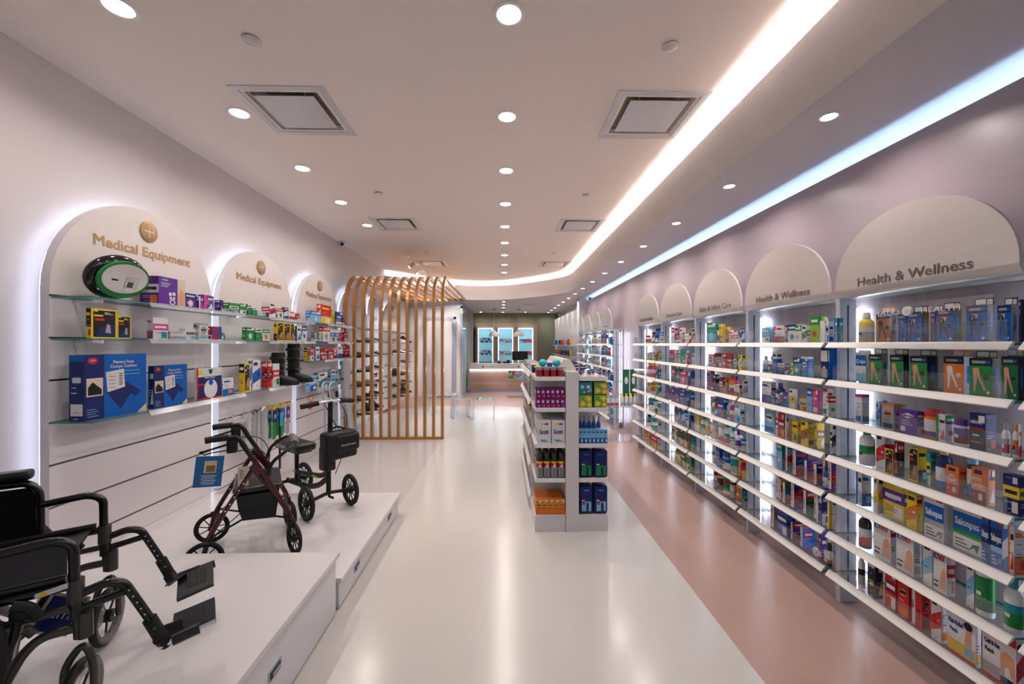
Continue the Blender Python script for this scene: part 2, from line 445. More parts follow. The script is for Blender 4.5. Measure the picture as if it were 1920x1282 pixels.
cctv((1.95, 14.2, SOFF), -1.9, 'tiny security camera at the far right of the soffit')

# ------------------------------------------------------------------ backlit arches on the left wall
PX = -2.49                                                     # face of the slatwall panels
GZ = [.31, .545, .78, 1.015, 1.25, 1.485, 1.72]
LBASE = .182
def arch_poly(w, z0, spring, top, n=28):
    p = [(-w / 2, z0), (w / 2, z0), (w / 2, spring)]
    for i in range(1, n): t = PI * i / n; p.append((w / 2 * math.cos(t), spring + (top - spring) * math.sin(t)))
    return p + [(-w / 2, spring)]
PSP = 1.765; PTOP = 2.385
def left_arch(yc, w, label, base=LBASE, mirror=False):
    t = thing('arched_slatwall_panel', label, 'wall panel', (0, yc, 0), 0, 'backlit arched wall panels')
    m = MB(); m.prism([(a, b) for a, b in arch_poly(w, base, PSP, PTOP)], 'x', PX - .052, PX - .006, M_white); m.build('panel_core', t, smooth=False)
    m = MB()
    if mirror:
        m.prism(arch_poly(w - .03, base + .02, PSP, PTOP - .015), 'x', PX - .006, PX, M_mirror); m.build('mirror_face', t, smooth=False)
    else:
        edges = [base] + GZ
        for i, z in enumerate(edges[:-1]):
            m.box(PX - .006, -w / 2, z + (.006 if i else 0), PX, w / 2, edges[i + 1] - .006, M_slat)
        for z in GZ: m.box(PX - .006, -w / 2 + .002, z - .006, PX - .005, w / 2 - .002, z + .006, M_groove)
        m.prism([(a, max(b, 1.726)) for a, b in arch_poly(w, 1.726, PSP, PTOP)], 'x', PX - .006, PX, M_panel)
        m.build('slatwall_face', t, smooth=False)
    m = MB(); pts = [(PX - .072, a, b) for a, b in arch_poly(w - .05, base + .02, PSP, PTOP - .03)]
    m.tube(pts[2:] + [pts[0]], .008, M_led_halo, 6); pts2 = [(PX - .072, w / 2 - .025, base + .02), (PX - .072, w / 2 - .025, PSP)]
    m.tube(pts2, .008, M_led_halo, 6); m.build('halo_light_strip', t)
    return t
def logo(m, c, r, axis, mdisc, mline, plus=True):
    """gold disc with a thin cross and a short bar, facing along local -Y after transform"""
    old = m.M; m.M = old @ c
    m.lathe([(r, 0), (r, .008), (r * .94, .010), (.001, .010)], (0, 0, 0), mdisc, 32)
    z = .0105; w = r * .045
    m.box(-w, -r * .62, z, w, r * .62, z + .0006, mline); m.box(-r * .62, -w, z, r * .45, w, z + .0006, mline)
    m.box(r * .42, -r * .2, z, r * .42 + 2 * w, r * .62, z + .0006, mline); m.box(r * .42, -r * .42, z, r * .42 + 2 * w, -r * .3, z + .0006, mline)
    m.M = old
LM = Matrix(((0, 0, 1, 0), (1, 0, 0, 0), (0, 1, 0, 0), (0, 0, 0, 1)))       # local xy -> wall facing +X
AC = [2.925, 4.26, 5.605]
for i, (yc, lab) in enumerate(zip(AC, ('nearest backlit arch panel lettered Medical Equipment, large blue cartons on its shelf', 'middle backlit arch panel lettered Medical Equipment, with clear bags hanging below',
                                       'third backlit arch panel lettered Medical Equipment, touching the copper slat screen'))):
    t = left_arch(yc, 1.25, lab)
    m = MB(); m.text('Medical Equipment', Matrix.Translation((PX + .002, 0, 2.062)) @ LM, .1, M_gold, width=.765, height=.066, bold=.0022)
    m.build('lettering', t, smooth=False, label='gold lettering reading Medical Equipment')
    m = MB(); logo(m, Matrix.Translation((PX, 0, 2.238)) @ LM, .07, 0, M_gold, M_white); m.build('emblem', t, label='round gold emblem with a white cross')
for yc, lab, w, mi in ((6.95, 'first backlit arch panel behind the copper slats, filled with shoe shelves', 1.25, False), (7.93, 'narrow arched mirror between the two shoe displays', .5, True), (9.3, 'farthest backlit arch panel behind the copper slats, with shoe shelves', 1.5, False)):
    t = left_arch(yc, w, lab, .06, mi)
    if not mi:
        m = MB()
        for q in range(7): m.box(PX + .001, -.25 + q * .075, 2.06, PX + .002, -.235 + q * .075, 2.10 + .02 * (q % 3 == 0), M_gold); m.box(PX + .001, -.25 + q * .075, 2.06 + .015 * (q % 2), PX + .002, -.205 + q * .075, 2.072 + .015 * (q % 2), M_gold)
        m.build('lettering', t, smooth=False)
        m = MB(); logo(m, Matrix.Translation((PX, 0, 2.238)) @ LM, .07, 0, M_gold, M_white); m.build('emblem', t)

SHELF_NO = {1.715: 'top', 1.482: 'second', 1.25: 'third', 1.02: 'lowest'}
def wall_glass_shelf(y0, y1, z, label, strips=True, d=.225, group='glass shelves on the left arches'):
    t = thing('glass_shelf', label, 'shelf', (0, 0, 0), 0, group)
    g = MB(); x0, x1 = PX + .002, PX + d
    g.add([(x0, y0, z - .008), (x1, y0, z - .008), (x1, y1, z - .008), (x0, y1, z - .008), (x0, y0, z), (x1, y0, z), (x1, y1, z), (x0, y1, z)], [(0, 3, 2, 1), (4, 5, 6, 7)], M_glass)
    g.add([(x0, y0, z - .008), (x1, y0, z - .008), (x1, y1, z - .008), (x0, y1, z - .008), (x0, y0, z), (x1, y0, z), (x1, y1, z), (x0, y1, z)], [(0, 1, 5, 4), (1, 2, 6, 5), (2, 3, 7, 6), (3, 0, 4, 7)], M_teal)
    g.build('glass_pane', t, smooth=False)
    if strips:
        L = y1 - y0
        s = MB(); s.add([(x1, y0 + L * .27, z + .004), (x1, y1, z + .004), (x1 + .016, y1, z - .028), (x1 + .016, y0 + L * .27, z - .028), (x1 + .002, y0 + L * .27, z + .004), (x1 + .002, y1, z + .004), (x1 + .018, y1, z - .028), (x1 + .018, y0 + L * .27, z - .028)],
                        [(0, 1, 2, 3), (7, 6, 5, 4), (0, 4, 5, 1), (3, 2, 6, 7), (0, 3, 7, 4), (1, 5, 6, 2)], clear('price_strip_clear', (.95, .96, 1), veil=.16, rough=.15))
        s.build('price_strip', t, smooth=False)
    b = MB()
    for yy in (y0 + .12, y1 - .12): b.box(x0, yy - .004, z - .026, x1 - .06, yy + .004, z - .009, M_chrome)
    b.build('bracket', t, smooth=False)
AN = ['nearest Medical Equipment arch', 'middle Medical Equipment arch', 'third Medical Equipment arch']
for i, yc in enumerate(AC):
    for z in ((1.715, 1.482, 1.02), (1.715, 1.482, 1.02), (1.715, 1.482, 1.25))[i]:
        wall_glass_shelf(yc - (.74 if z == 1.25 else .62), yc + .62 + (.09 if i < 2 else 0), z, '%s glass shelf across the %s' % (SHELF_NO[z], AN[i]))
for j, (y0, y1, nm) in enumerate(((6.36, 7.54, 'first'), (8.6, 10.0, 'farther'))):
    for k, z in enumerate((1.715, 1.482, 1.24, 1.0, .77, .54, .31)):
        wall_glass_shelf(y0, y1, z, '%s glass shelf from the top in the %s shoe display' % (ORD[k], nm), strips=False, group='glass shoe shelves')

# ------------------------------------------------------------------ display platforms
def platform(name, y0, y1, h, label, drawers):
    t = thing(name, label, 'platform')
    m = MB(); m.box(XL_WALL + .002, y0, h - .022, -.875, y1, h, M_white); m.build('platform_top', t, smooth=False)
    m = MB(); m.box(XL_WALL + .002, y0 + .004, .012, -.912, y1 - .004, h - .022, M_front); m.box(XL_WALL + .002, y0 + .02, 0, -.94, y1 - .02, .012, M_groove); m.build('platform_body', t, smooth=False)
    for a, b, handles in drawers:
        f = MB(); f.box(-.912, a, .014, -.894, b, h - .03, M_front); fo = f.build('drawer_front', t, smooth=False)
        for hy in handles:
            k = MB(); zc = h * .52
            k.box(-.894, hy - .045, zc - .022, -.891, hy + .045, zc + .022, M_alu); k.box(-.8915, hy - .036, zc - .014, -.889, hy + .036, zc + .014, M_slot)
            k.box(-.889, hy - .02, zc - .006, -.886, hy + .036, zc + .002, M_alu)
            k.build('flush_handle', fo, smooth=False, label='recessed steel handle')
platform('high_display_platform', -1.6, 2.212, .335, 'higher white platform with lilac drawer fronts, wheelchair standing on it', [(-1.59, -.3, (-.9,)), (-.295, .9, (.3,)), (.905, 2.205, (1.62,))])
platform('low_display_platform', 2.235, 3.52, .18, 'lower white platform with lilac drawer fronts, rollator and knee walker on it', [(2.245, 3.51, (2.52, 3.24))])
MB().box(XL_WALL, 3.52, 0, PX + .02, 6.24, .17, M_white).build('baseboard_left', smooth=False, kind='structure')

# ------------------------------------------------------------------ copper slat screen
t = thing('copper_slat_screen', 'arched screen of copper-coloured slats bending over the shoe area', 'screen')
for i in range(12):
    x = -.926 - .1335 * i; m = MB(); pts = [(x, 6.275, .03), (x, 6.275, 2.03)]
    for k in range(1, 12): a = PI / 2 * k / 12; pts.append((x, 6.275 + .5 - .5 * math.cos(a), 2.03 + .5 * math.sin(a)))
    pts += [(x, 6.775, 2.53), (x, 9.95, 2.53)]
    rings = []
    for j, p in enumerate(pts):
        a = Vector(pts[max(j - 1, 0)]); b = Vector(pts[min(j + 1, len(pts) - 1)]); d = (b - a).normalized(); nn = Vector((0, -d.z, d.y)); P = Vector(p)
        rings.append([tuple(P + nn * .03 + Vector((.021, 0, 0))), tuple(P - nn * .03 + Vector((.021, 0, 0))), tuple(P - nn * .03 - Vector((.021, 0, 0))), tuple(P + nn * .03 - Vector((.021, 0, 0)))])
    m.loft(rings, M_copper); m.build('slat', t, ang=30)
m = MB(); m.box(-2.45, 6.243, 0, -.903, 6.307, .035, M_copper); m.build('bottom_rail', t, smooth=False)
m = MB(); m.box(-2.45, 9.9, 2.49, -.903, 9.96, 2.50 + .06, M_copper); m.build('rear_rail', t, smooth=False)
t = thing('track_light', 'black track with small spotlights hung above the shoe area', 'track light')
m = MB(); m.box(-1.62, 6.9, 2.93, -1.58, 9.6, 2.96, M_white); m.build('track', t, smooth=False)
for y in (7.0, 9.5):
    m = MB(); m.cyl((-1.6, y, 2.96), (-1.6, y, CEIL), .004, M_steel, seg=6); m.build('cable', t)
LT = lampdata('track_lamp', .06, 9, (1, .95, .9))
for y in (7.4, 8.1, 8.8, 9.4):
    m = MB(); m.tube([(-1.6, y, 2.93), (-1.6, y, 2.88)], .008, M_white, 8); m.tube([(-1.60, y, 2.90), (-1.68, y - .02, 2.83)], .03, M_white, 12); h_ = m.build('spot_head', t)
    m = MB(); m.tube([(-1.681, y - .0205, 2.829), (-1.684, y - .021, 2.826)], .024, M_lamp, 12); m.build('spot_lens', h_)
    o = bpy.data.objects.new('lamp', LT); COL.objects.link(o); o.parent = h_; o.location = (-1.70, y - .02, 2.80); o.rotation_euler = (.5, -.35, 0)

# ------------------------------------------------------------------ shoes behind the slats
def shoe_bm(kind, c1, c2, c3):
    m = MB(); L = .27; n = 12; rings = []
    prof = [(.0, .030, .075), (.12, .034, .088), (.25, .036, .086), (.36, .036, .078), (.48, .040, .070), (.62, .045, .058), (.76, .047, .047), (.9, .040, .038), (1.0, .016, .022)]
    if kind == 'boot': prof = [(.0, .034, .15), (.12, .038, .16), (.25, .040, .16), (.36, .040, .14), (.48, .042, .085), (.62, .046, .062), (.76, .047, .05), (.9, .040, .042), (1.0, .016, .026)]
    if kind == 'sandal': prof = [(.0, .030, .05), (.12, .034, .056), (.25, .035, .034), (.36, .036, .030), (.48, .040, .050), (.62, .045, .056), (.76, .047, .042), (.9, .040, .024), (1.0, .02, .02)]
    for t_, w, hh in prof:
        y = t_ * L; r = []
        for k in range(n):
            a = 2 * PI * k / n; cz = math.sin(a); r.append((w * math.cos(a) * (.75 if cz > .6 else 1), y, .018 + max(0, (cz + .25) / 1.25) * (hh - .018)))
        rings.append(r)
    m.loft(rings, c1)
    return m
def shoe(kind, c1, c2, label, loc, rz, protos={}):
    key = (kind, c1.name, c2.name)
    if key not in protos:
        o = shoe_bm(kind, c1, c2, None).build('shoe', None, ang=60)
        s = MB(); poly = [(-.028, 0), (.028, 0), (.036, .1), (.044, .17), (.04, .24), (.0, .275), (-.04, .24), (-.044, .17), (-.036, .1)]
        s.prism(poly, 'z', 0, .022, c2); k1 = s.build('sole', o, smooth=False)
        ks = [k1]
        if kind != 'sandal':
            s = MB()
            for q in range(4): s.tube([(-.018, .11 + q * .02, .079 - q * .0065), (0, .112 + q * .02, .086 - q * .0065), (.018, .11 + q * .02, .079 - q * .0065)], .0025, c2, 5)
            ks.append(s.build('laces', o))
        protos[key] = (o, ks); o.location = loc; o.rotation_euler = (0, 0, rz)
    else: o = copy_fast(protos[key][0], protos[key][1], loc, rz)
    return tag(o, label, 'shoe', 'shoes on the glass shelves')
M_leather = mat('tan_leather', (.16, .07, .03), .5)
SHW = [('shoe', M_matte, pm('W'), 'black shoe with white sole'), ('shoe', pm('S'), pm('W'), 'grey trainer with white sole'), ('sandal', M_leather, M_matte, 'tan leather sandal'), ('shoe', M_leather, M_matte, 'brown leather shoe'),
       ('boot', M_matte, M_rubber, 'black ankle boot'), ('shoe', pm('W'), pm('S'), 'white trainer with grey sole'), ('sandal', M_matte, M_matte, 'black sandal'), ('shoe', pm('N'), pm('W'), 'navy trainer with white sole')]
seq = [(2, 1, 7), (3, 5, 0), (6, 1, 0), (3, 1, 2), (3, 0, 0), (2, 4, 4)]
seq2 = [(1, 5, 4), (0, 5, 7), (1, 0, 7), (4, 3, 5), (6, 3, 0), (6, 0, 4)]
for u, (ya, sq) in enumerate(((6.58, seq), (8.85, seq2))):
    for k, z in enumerate((1.482, 1.24, 1.0, .77, .54, .31)):
        for q, idx in enumerate(sq[k]):
            kd, a, b, nm = SHW[idx]
            shoe(kd, a, b, '%s, %s from the slats, %s shoe shelf down, %s display' % (nm, ORD[q], ORD[k + 1], ('near', 'far')[u]), (PX + .115, ya + q * .36, z + .001), -PI / 2 + .5 if kd != 'boot' else -.9)

# ------------------------------------------------------------------ fitting room with frosted door
t = thing('fitting_room_front', 'frosted glass partition with lilac metal frame behind the slat screen', 'partition')
FY = 11.3
def framebars(m, rects, y, w, mt):
    for x0, z0, x1, z1 in rects: m.box(x0, y - w, z0, x1, y + w, z1, mt)
m = MB(); framebars(m, [(-2.62, 0, -2.56, 2.6), (-2.56, 2.44, -1.11, 2.5), (-1.17, 0, -1.11, 2.6), (-2.2, 0, -2.14, 2.2), (-1.36, 0, -1.29, 2.2), (-2.2, 2.14, -1.29, 2.2)], FY, .03, M_alu); m.build('frame', t, smooth=False)
m = MB(); framebars(m, [(-2.56, 0, -2.2, 2.44), (-2.2, 2.2, -1.29, 2.44), (-1.29, 0, -1.17, 2.44), (-2.56, 2.5, -1.17, 2.6)], FY, .008, M_frost); m.build('frosted_pane', t, smooth=False)
t = thing('fitting_room_door', 'frosted door with lilac frame in the glass partition', 'door', (0, 0, 0))
m = MB(); framebars(m, [(-2.135, .01, -2.09, 2.135), (-1.41, .01, -1.365, 2.135), (-2.09, 2.09, -1.41, 2.135), (-2.09, .01, -1.41, .07)], FY, .02, M_alu); m.build('door_frame', t, smooth=False)
m = MB(); framebars(m, [(-2.09, .07, -1.41, 2.09)], FY, .006, M_frost); m.build('door_pane', t, smooth=False)
m = MB(); m.tube([(-2.07, FY - .03, .85), (-2.03, FY - .07, .88), (-2.03, FY - .07, 1.15), (-2.07, FY - .03, 1.18)], .011, M_chrome, 8); m.build('door_handle', t)
t = thing('green_glass_partition', 'green tinted glass side wall running back to the counter', 'partition')
m = MB(); m.box(-1.125, FY + .03, .03, -1.113, 14.0, 2.56, M_ggl); m.box(-1.20, FY + .03, .03, -1.19, 14.0, 2.58, M_frost); m.build('glass_pane', t, smooth=False)
m = MB(); m.box(-1.13, FY + .03, 0, -1.1, 14.0, .03, M_alu); m.box(-1.13, FY + .03, 2.56, -1.1, 14.0, SOFF, M_alu); m.box(-1.13, 14.0, 0, -1.03, 14.08, SOFF, M_white); m.build('frame', t, smooth=False)

# ------------------------------------------------------------------ counter, back cabinets, pendants
t = thing('pharmacy_counter', 'long white pharmacy counter with oak front and glowing strip', 'counter')
CY = 12.3
m = MB(); m.box(-1.0, CY - .03, .70, 1.68, CY + .65, .86, M_white); m.build('counter_top', t, smooth=False)
m = MB(); m.box(-1.0, CY + .03, .10, 1.68, CY + .6, .66, M_wood); m.build('oak_front', t, smooth=False, label='pale oak front panel')
m = MB(); m.box(-.98, CY + .07, 0, 1.66, CY + .6, .10, M_alu); m.build('plinth', t, smooth=False)
m = MB(); m.box(-1.0, CY + .0, .665, 1.68, CY + .02, .69, M_led_shelf); m.build('light_strip', t, smooth=False)
RX = Matrix.Rotation(PI / 2, 4, 'X')
m = MB(); m.text('Drop Off', Matrix.Translation((-.38, CY - .032, .755)) @ RX, .1, M_brown, height=.045); m.build('drop_off_lettering', t, smooth=False, label='brown lettering reading Drop Off'); m = MB(); m.text('Pick Up', Matrix.Translation((.68, CY - .032, .755)) @ RX, .1, M_brown, height=.045); m.build('pick_up_lettering', t, smooth=False, label='brown lettering reading Pick Up'); m = MB()
m.box(-.62, CY - .034, .75, -.57, CY - .031, .80, M_brown); m.lathe([(.028, 0), (.028, .003)], (.47, CY - .034, .775), M_brown, 20, axis='y')
m.build('counter_icon', t, smooth=False)
t = thing('computer_monitor', 'black computer monitor standing on the pharmacy counter', 'monitor', (.53, CY + .4, .86))
m = MB(); m.box(-.24, -.02, .09, .24, .015, .37, M_matte); m.box(-.228, -.0215, .10, .228, -.02, .36, M_black); m.build('screen', t, smooth=False)
m = MB(); m.cyl((0, .02, .01), (0, .02, .2), .016, M_chrome); m.build('stand_neck', t)
m = MB(); m.box(-.1, -.06, 0, .1, .08, .012, M_chrome); m.build('stand_base', t, smooth=False)
t = thing('card_terminal', 'small black card terminal left of the monitor on the counter', 'card terminal', (-.12, CY + .3, .86))
m = MB(); m.box(-.05, -.05, 0, .05, .07, .03, M_matte); m.build('base', t, smooth=False)
m = MB(); m.add([(-.04, -.04, .03), (.04, -.04, .03), (.04, .03, .09), (-.04, .03, .09), (-.04, -.02, .03), (.04, -.02, .03), (.04, .05, .08), (-.04, .05, .08)], [(0, 1, 2, 3), (7, 6, 5, 4), (0, 4, 5, 1), (3, 2, 6, 7), (0, 3, 7, 4), (1, 5, 6, 2)], M_black); m.build('keypad', t, smooth=False)
m = MB(); m.box(-.06, 0, 0, .06, .08, .05, M_matte); m.cyl((.1, .04, 0), (.1, .04, .1), .05, M_matte, seg=14)
tag(m.build('label_printer', loc=(.07, CY + .35, .86), smooth=False), 'low black label printer between terminal and monitor', 'printer')

BX = 14.8
t = thing('lit_wall_cabinet', 'oak wall cabinet with three blue-lit niches behind the counter', 'cabinet')
NX = [(-.93, -.335), (-.20, .39), (.53, 1.12)]
m = MB(); m.box(-.99, BX, 2.08, 1.24, YB, 2.2, M_wood)
for a, b in ((-.99, -.93), (-.335, -.20), (.39, .53), (1.12, 1.24)): m.box(a, BX, 0, b, YB, 2.08, M_wood)
m.build('oak_surround', t, smooth=False, label='pale oak surround')
for i, (a, b) in enumerate(NX):
    m = MB(); m.box(a + .03, YB - .03, .8, b - .03, YB - .02, 2.03, mat('niche_blue_back', (.42, .72, .80), .5)); m.build('niche_back', t, smooth=False)
    m = MB(); m.box(a, BX - .02, 2.03, b, YB - .02, 2.08, M_white); m.box(a, BX - .02, .4, a + .03, YB - .02, 2.03, M_white); m.box(b - .03, BX - .02, .4, b, YB - .02, 2.03, M_white); m.build('niche_frame', t, smooth=False)
    m = MB(); m.box(a + .032, BX + .1, .8, a + .04, BX + .12, 2.0, M_led_blue); m.box(b - .04, BX + .1, .8, b - .032, BX + .12, 2.0, M_led_blue); m.box(a + .05, BX + .05, 2.01, b - .05, BX + .07, 2.02, M_led_blue); m.build('light_strip', t, smooth=False)
    for z in (1.51, 1.06):
        m = MB(); m.box(a + .045, BX + .05, z - .012, b - .045, YB - .035, z, M_acry); m.build('glass_shelf', t, smooth=False)
def domelamp(x, y, label):
    t = thing('pendant_lamp', label, 'pendant lamp', (x, y, 0), 0, 'dome pendants over the counter')
    m = MB(); m.lathe([(.17, 1.70), (.165, 1.76), (.13, 1.83), (.07, 1.87), (.03, 1.885), (.03, 1.93)], (0, 0, 0), M_white, 24); m.build('lamp_shade', t)
    m = MB(); m.cyl((0, 0, 1.9), (0, 0, SOFF), .004, M_white, seg=6); m.build('cord', t)
    m = MB(); m.lathe([(.05, SOFF - .02), (.05, SOFF)], (0, 0, 0), M_grey, 16); m.build('canopy', t)
    m = MB(); m.ball((0, 0, 1.75), .05, .05, .05, M_lamp); m.build('bulb', t)
domelamp(-.29, 13.4, 'white dome pendant over the counter, before the left lit niche'); domelamp(.52, 13.4, 'white dome pendant over the counter, before the right lit niche')
# small room glimpsed left of the green wall
t = thing('plant_shelf', 'narrow lit shelf with small plant left of the green wall', 'shelf')
m = MB()
for z in (.5, 1.0, 1.5, 2.0): m.box(-1.35, 15.3, z, -1.16, 15.6, z + .03, M_wood)
m.build('board', t, smooth=False)
m = MB(); m.ball((-1.24, 15.45, 1.62), .07, .07, .06, mat('leaf_green', (.1, .3, .03), .5), 10, 6); tag(m.build('potted_plant'), 'tiny green plant on the narrow lit shelf', 'plant')

# ------------------------------------------------------------------ right-hand shelving
PY = [.55, 1.41, 2.27, 3.13, 3.985, 4.84, 5.70]
RZ = [1.455, 1.245, 1.035, .825, .61, .395, .18]
BAYN = ['nearest Health & Wellness bay', 'second Health & Wellness bay', 'Baby & Infant Care bay', 'Feminine Care bay', 'Digestive Health bay']
XS, XBK = 1.825, 2.035
M_led2 = M_led_shelf
def post(y, label, group, z1=1.70):
    t = thing('shelf_post', label, 'post', (0, y, 0), 0, group)
    m = MB(); m.box(1.895, -.015, 0, 1.985, .015, z1, M_steel); m.box(1.985, -.015, .05, 1.990, .015, z1 - .03, M_steel); m.build('upright', t, smooth=False)
    m = MB(); m.box(1.936, -.016, .1, 1.944, -.0151, z1 - .03, M_slot); m.build('slot', t, smooth=False)
    m = MB()
    for z in RZ: m.box(1.90, -.022, z - .024, 2.03, -.016, z - .010, M_alu)
    m.build('bracket', t, smooth=False)
    m = MB(); m.box(1.992, -.0165, .12, 1.998, .0165, z1 - .05, M_led2); m.build('light_strip', t, smooth=False, label='white vertical light strip')
def bay(y0, y1, bi, name, group, zs=RZ, rail=True):
    m = MB(); m.box(XBK, y0, .10, XBK + .03, y1, 1.70, M_back)
    tag(m.build('shelf_back_panel', smooth=False), 'glossy grey back panel of the %s' % name, 'wall panel', 'back panels of the right shelves')
    for k, z in enumerate(zs):
        t = thing('glass_shelf', '%s glass shelf down with white price rail, %s' % (ORD[k], name), 'shelf', (0, 0, 0), 0, group)
        a, b = y0 + .017, y1 - .017; x0, x1 = XS + .005, XBK - .002
        g = MB(); V = [(x0, a, z - .009), (x1, a, z - .009), (x1, b, z - .009), (x0, b, z - .009), (x0, a, z), (x1, a, z), (x1, b, z), (x0, b, z)]
        # notch the pane around the posts by shortening its ends there
        g.add(V, [(0, 3, 2, 1), (4, 5, 6, 7)], M_glass); g.add(V, [(0, 1, 5, 4), (1, 2, 6, 5), (2, 3, 7, 6), (3, 0, 4, 7)], M_teal); g.build('glass_pane', t, smooth=False)
        r = MB(); a2, b2 = a - .002, b + .002
        poly = [(XS + .004, z + .005), (XS - .018, z - .023), (XS - .016, z - .027), (XS + .006, z - .010), (XS + .012, z + .001), (XS + .012, z + .005)]
        r.prism([(p, q) for p, q in poly], 'y', a2, b2, M_rail); r.build('price_rail', t, smooth=False)
        f = MB(); f.box(XS + .009, a + .02, z + .006, XS + .0115, b - .02, z + .085, M_acry); f.build('front_guard', t, smooth=False)
def header(y0, y1, text, label, group, fit=None):
    yc = (y0 + y1) / 2; w = y1 - y0 - .045
    t = thing('arched_sign', label, 'sign', (0, yc, 0), 0, group)
    prof = [(a, b) for a, b in arch_poly(w, 1.745, 1.765, 2.105, 32)]
    m = MB(); m.prism(prof, 'x', 1.862, 1.876, M_champ, M_white)
    # rolled lower edge
    r = .045; rings = []
    for k in range(7): q = PI / 2 * k / 6; rings.append([(1.862 + r - r * math.cos(q), -w / 2, 1.745 - r * math.sin(q)), (1.862 + r - r * math.cos(q), w / 2, 1.745 - r * math.sin(q))])
    m.loft(rings, M_champ, caps=False, closed=False); m.box(1.907, -(y1 - y0) / 2 + .001, 1.701, 2.073, (y1 - y0) / 2 - .001, 1.706, M_white); m.build('sign_panel', t, ang=30)  # white plate extended to the wall to block strip light leaking upward
    if text == '~':
        m = MB()
        for q in range(9): m.box(1.8605, -.2 + q * .045, 1.752, 1.8615, -.19 + q * .045, 1.78 + .012 * (q % 4 == 0), M_brown); m.box(1.8605, -.19 + q * .045, 1.752 + .02 * (q % 2), 1.8615, -.172 + q * .045, 1.758 + .02 * (q % 2), M_brown)
        m.build('lettering', t, smooth=False)
    elif text:
        m = MB(); RM = Matrix(((0, 0, -1, 0), (-1, 0, 0, 0), (0, 1, 0, 0), (0, 0, 0, 1)))
        m.text(text, Matrix.Translation((1.860, 0, 1.752)) @ RM, .1, M_brown, width=fit, height=.0455, bold=.0007); m.build('lettering', t, smooth=False, label='brown lettering reading ' + text)
for i in range(1, 7):
    post(PY[i], 'steel post with white light strip, %s from the camera along the right shelves' % ORD[i - 1], 'steel posts of the right shelves')
for i in range(6): bay(PY[i], PY[i + 1], i - 1, 'bay cut by the picture edge' if i == 0 else BAYN[i - 1], 'glass shelves on the right')
HT = [('Health & Wellness', .525), ('Health & Wellness', .525), ('Baby & Infant Care', .53), ('Feminine Care', .42), ('Digestive Health', .47)]
HL = ['nearest arched metal sign lettered Health & Wellness', 'second arched metal sign lettered Health & Wellness', 'arched metal sign lettered Baby & Infant Care', 'arched metal sign lettered Feminine Care', 'arched metal sign lettered Digestive Health']
for i in range(5): header(PY[i + 1], PY[i + 2], HT[i][0], HL[i], 'arched signs over the right shelves', HT[i][1])
header(PY[0], PY[1], None, 'arched metal sign cut off by the right picture edge', 'arched signs over the right shelves')
# store name on the clear guard of the top shelf
t = thing('store_name_decal', 'white store lettering and round emblem on the clear top-shelf guard', 'lettering', (XS - .03, 1.76, 1.465))
RM = Matrix(((0, 0, -1, 0), (-1, 0, 0, 0), (0, 1, 0, 0), (0, 0, 0, 1)))
MWp = mat('white_decal', (.8, .8, .85), .5)
m = MB(); m.text('HALO', Matrix.Translation((0, .115, .12)) @ RM, .1, MWp, height=.022, width=.13); m.build('lettering', t, smooth=False); m = MB(); m.text('HEALTH', Matrix.Translation((0, -.12, .12)) @ RM, .1, MWp, height=.022, width=.15); m.build('lettering', t, smooth=False)
m = MB(); logo(m, Matrix.Translation((0, .01, .131)) @ RM, .021, 0, MWp, M_steel); m.build('emblem', t)
m = MB(); m.box(.0015, -.30, 0, .0035, .30, .17, M_acry); m.build('clear_plate', t, smooth=False)
# second run of shelving farther on
PY2 = [6.95, 7.78, 8.61, 9.44, 10.04]
RZ2 = [1.455, 1.245, 1.035, .825, .61, .395, .18]
for i, y in enumerate(PY2): post(y, 'steel post with light strip in the far right shelving, %s along' % ORD[i], 'steel posts of the far shelving')
for i in range(4):
    bay(PY2[i], PY2[i + 1], i, '%s bay of far shelving' % ORD[i], 'glass shelves in the far run')
    header(PY2[i], PY2[i + 1], '~', '%s small arched sign over the far right shelving' % ORD[i], 'arched signs over the far shelving', .4)
# white lit wall unit beyond the pilaster
t = thing('white_wall_unit', 'tall white wall unit with shelves near the green wall', 'wall unit')
m = MB(); m.box(1.9, 10.35, 0, 2.12, 14.9, 2.35, M_white); m.build('carcass', t, smooth=False)
m = MB()
for z in (.5, .8, 1.1, 1.4): m.box(1.72, 10.4, z, 1.9, 14.2, z + .02, M_white)
m.build('shelf_board', t, smooth=False)
MB().box(2.05, 14.9, 0, 2.2, YB, SOFF, M_white).build('wall_return', smooth=False, kind='structure')

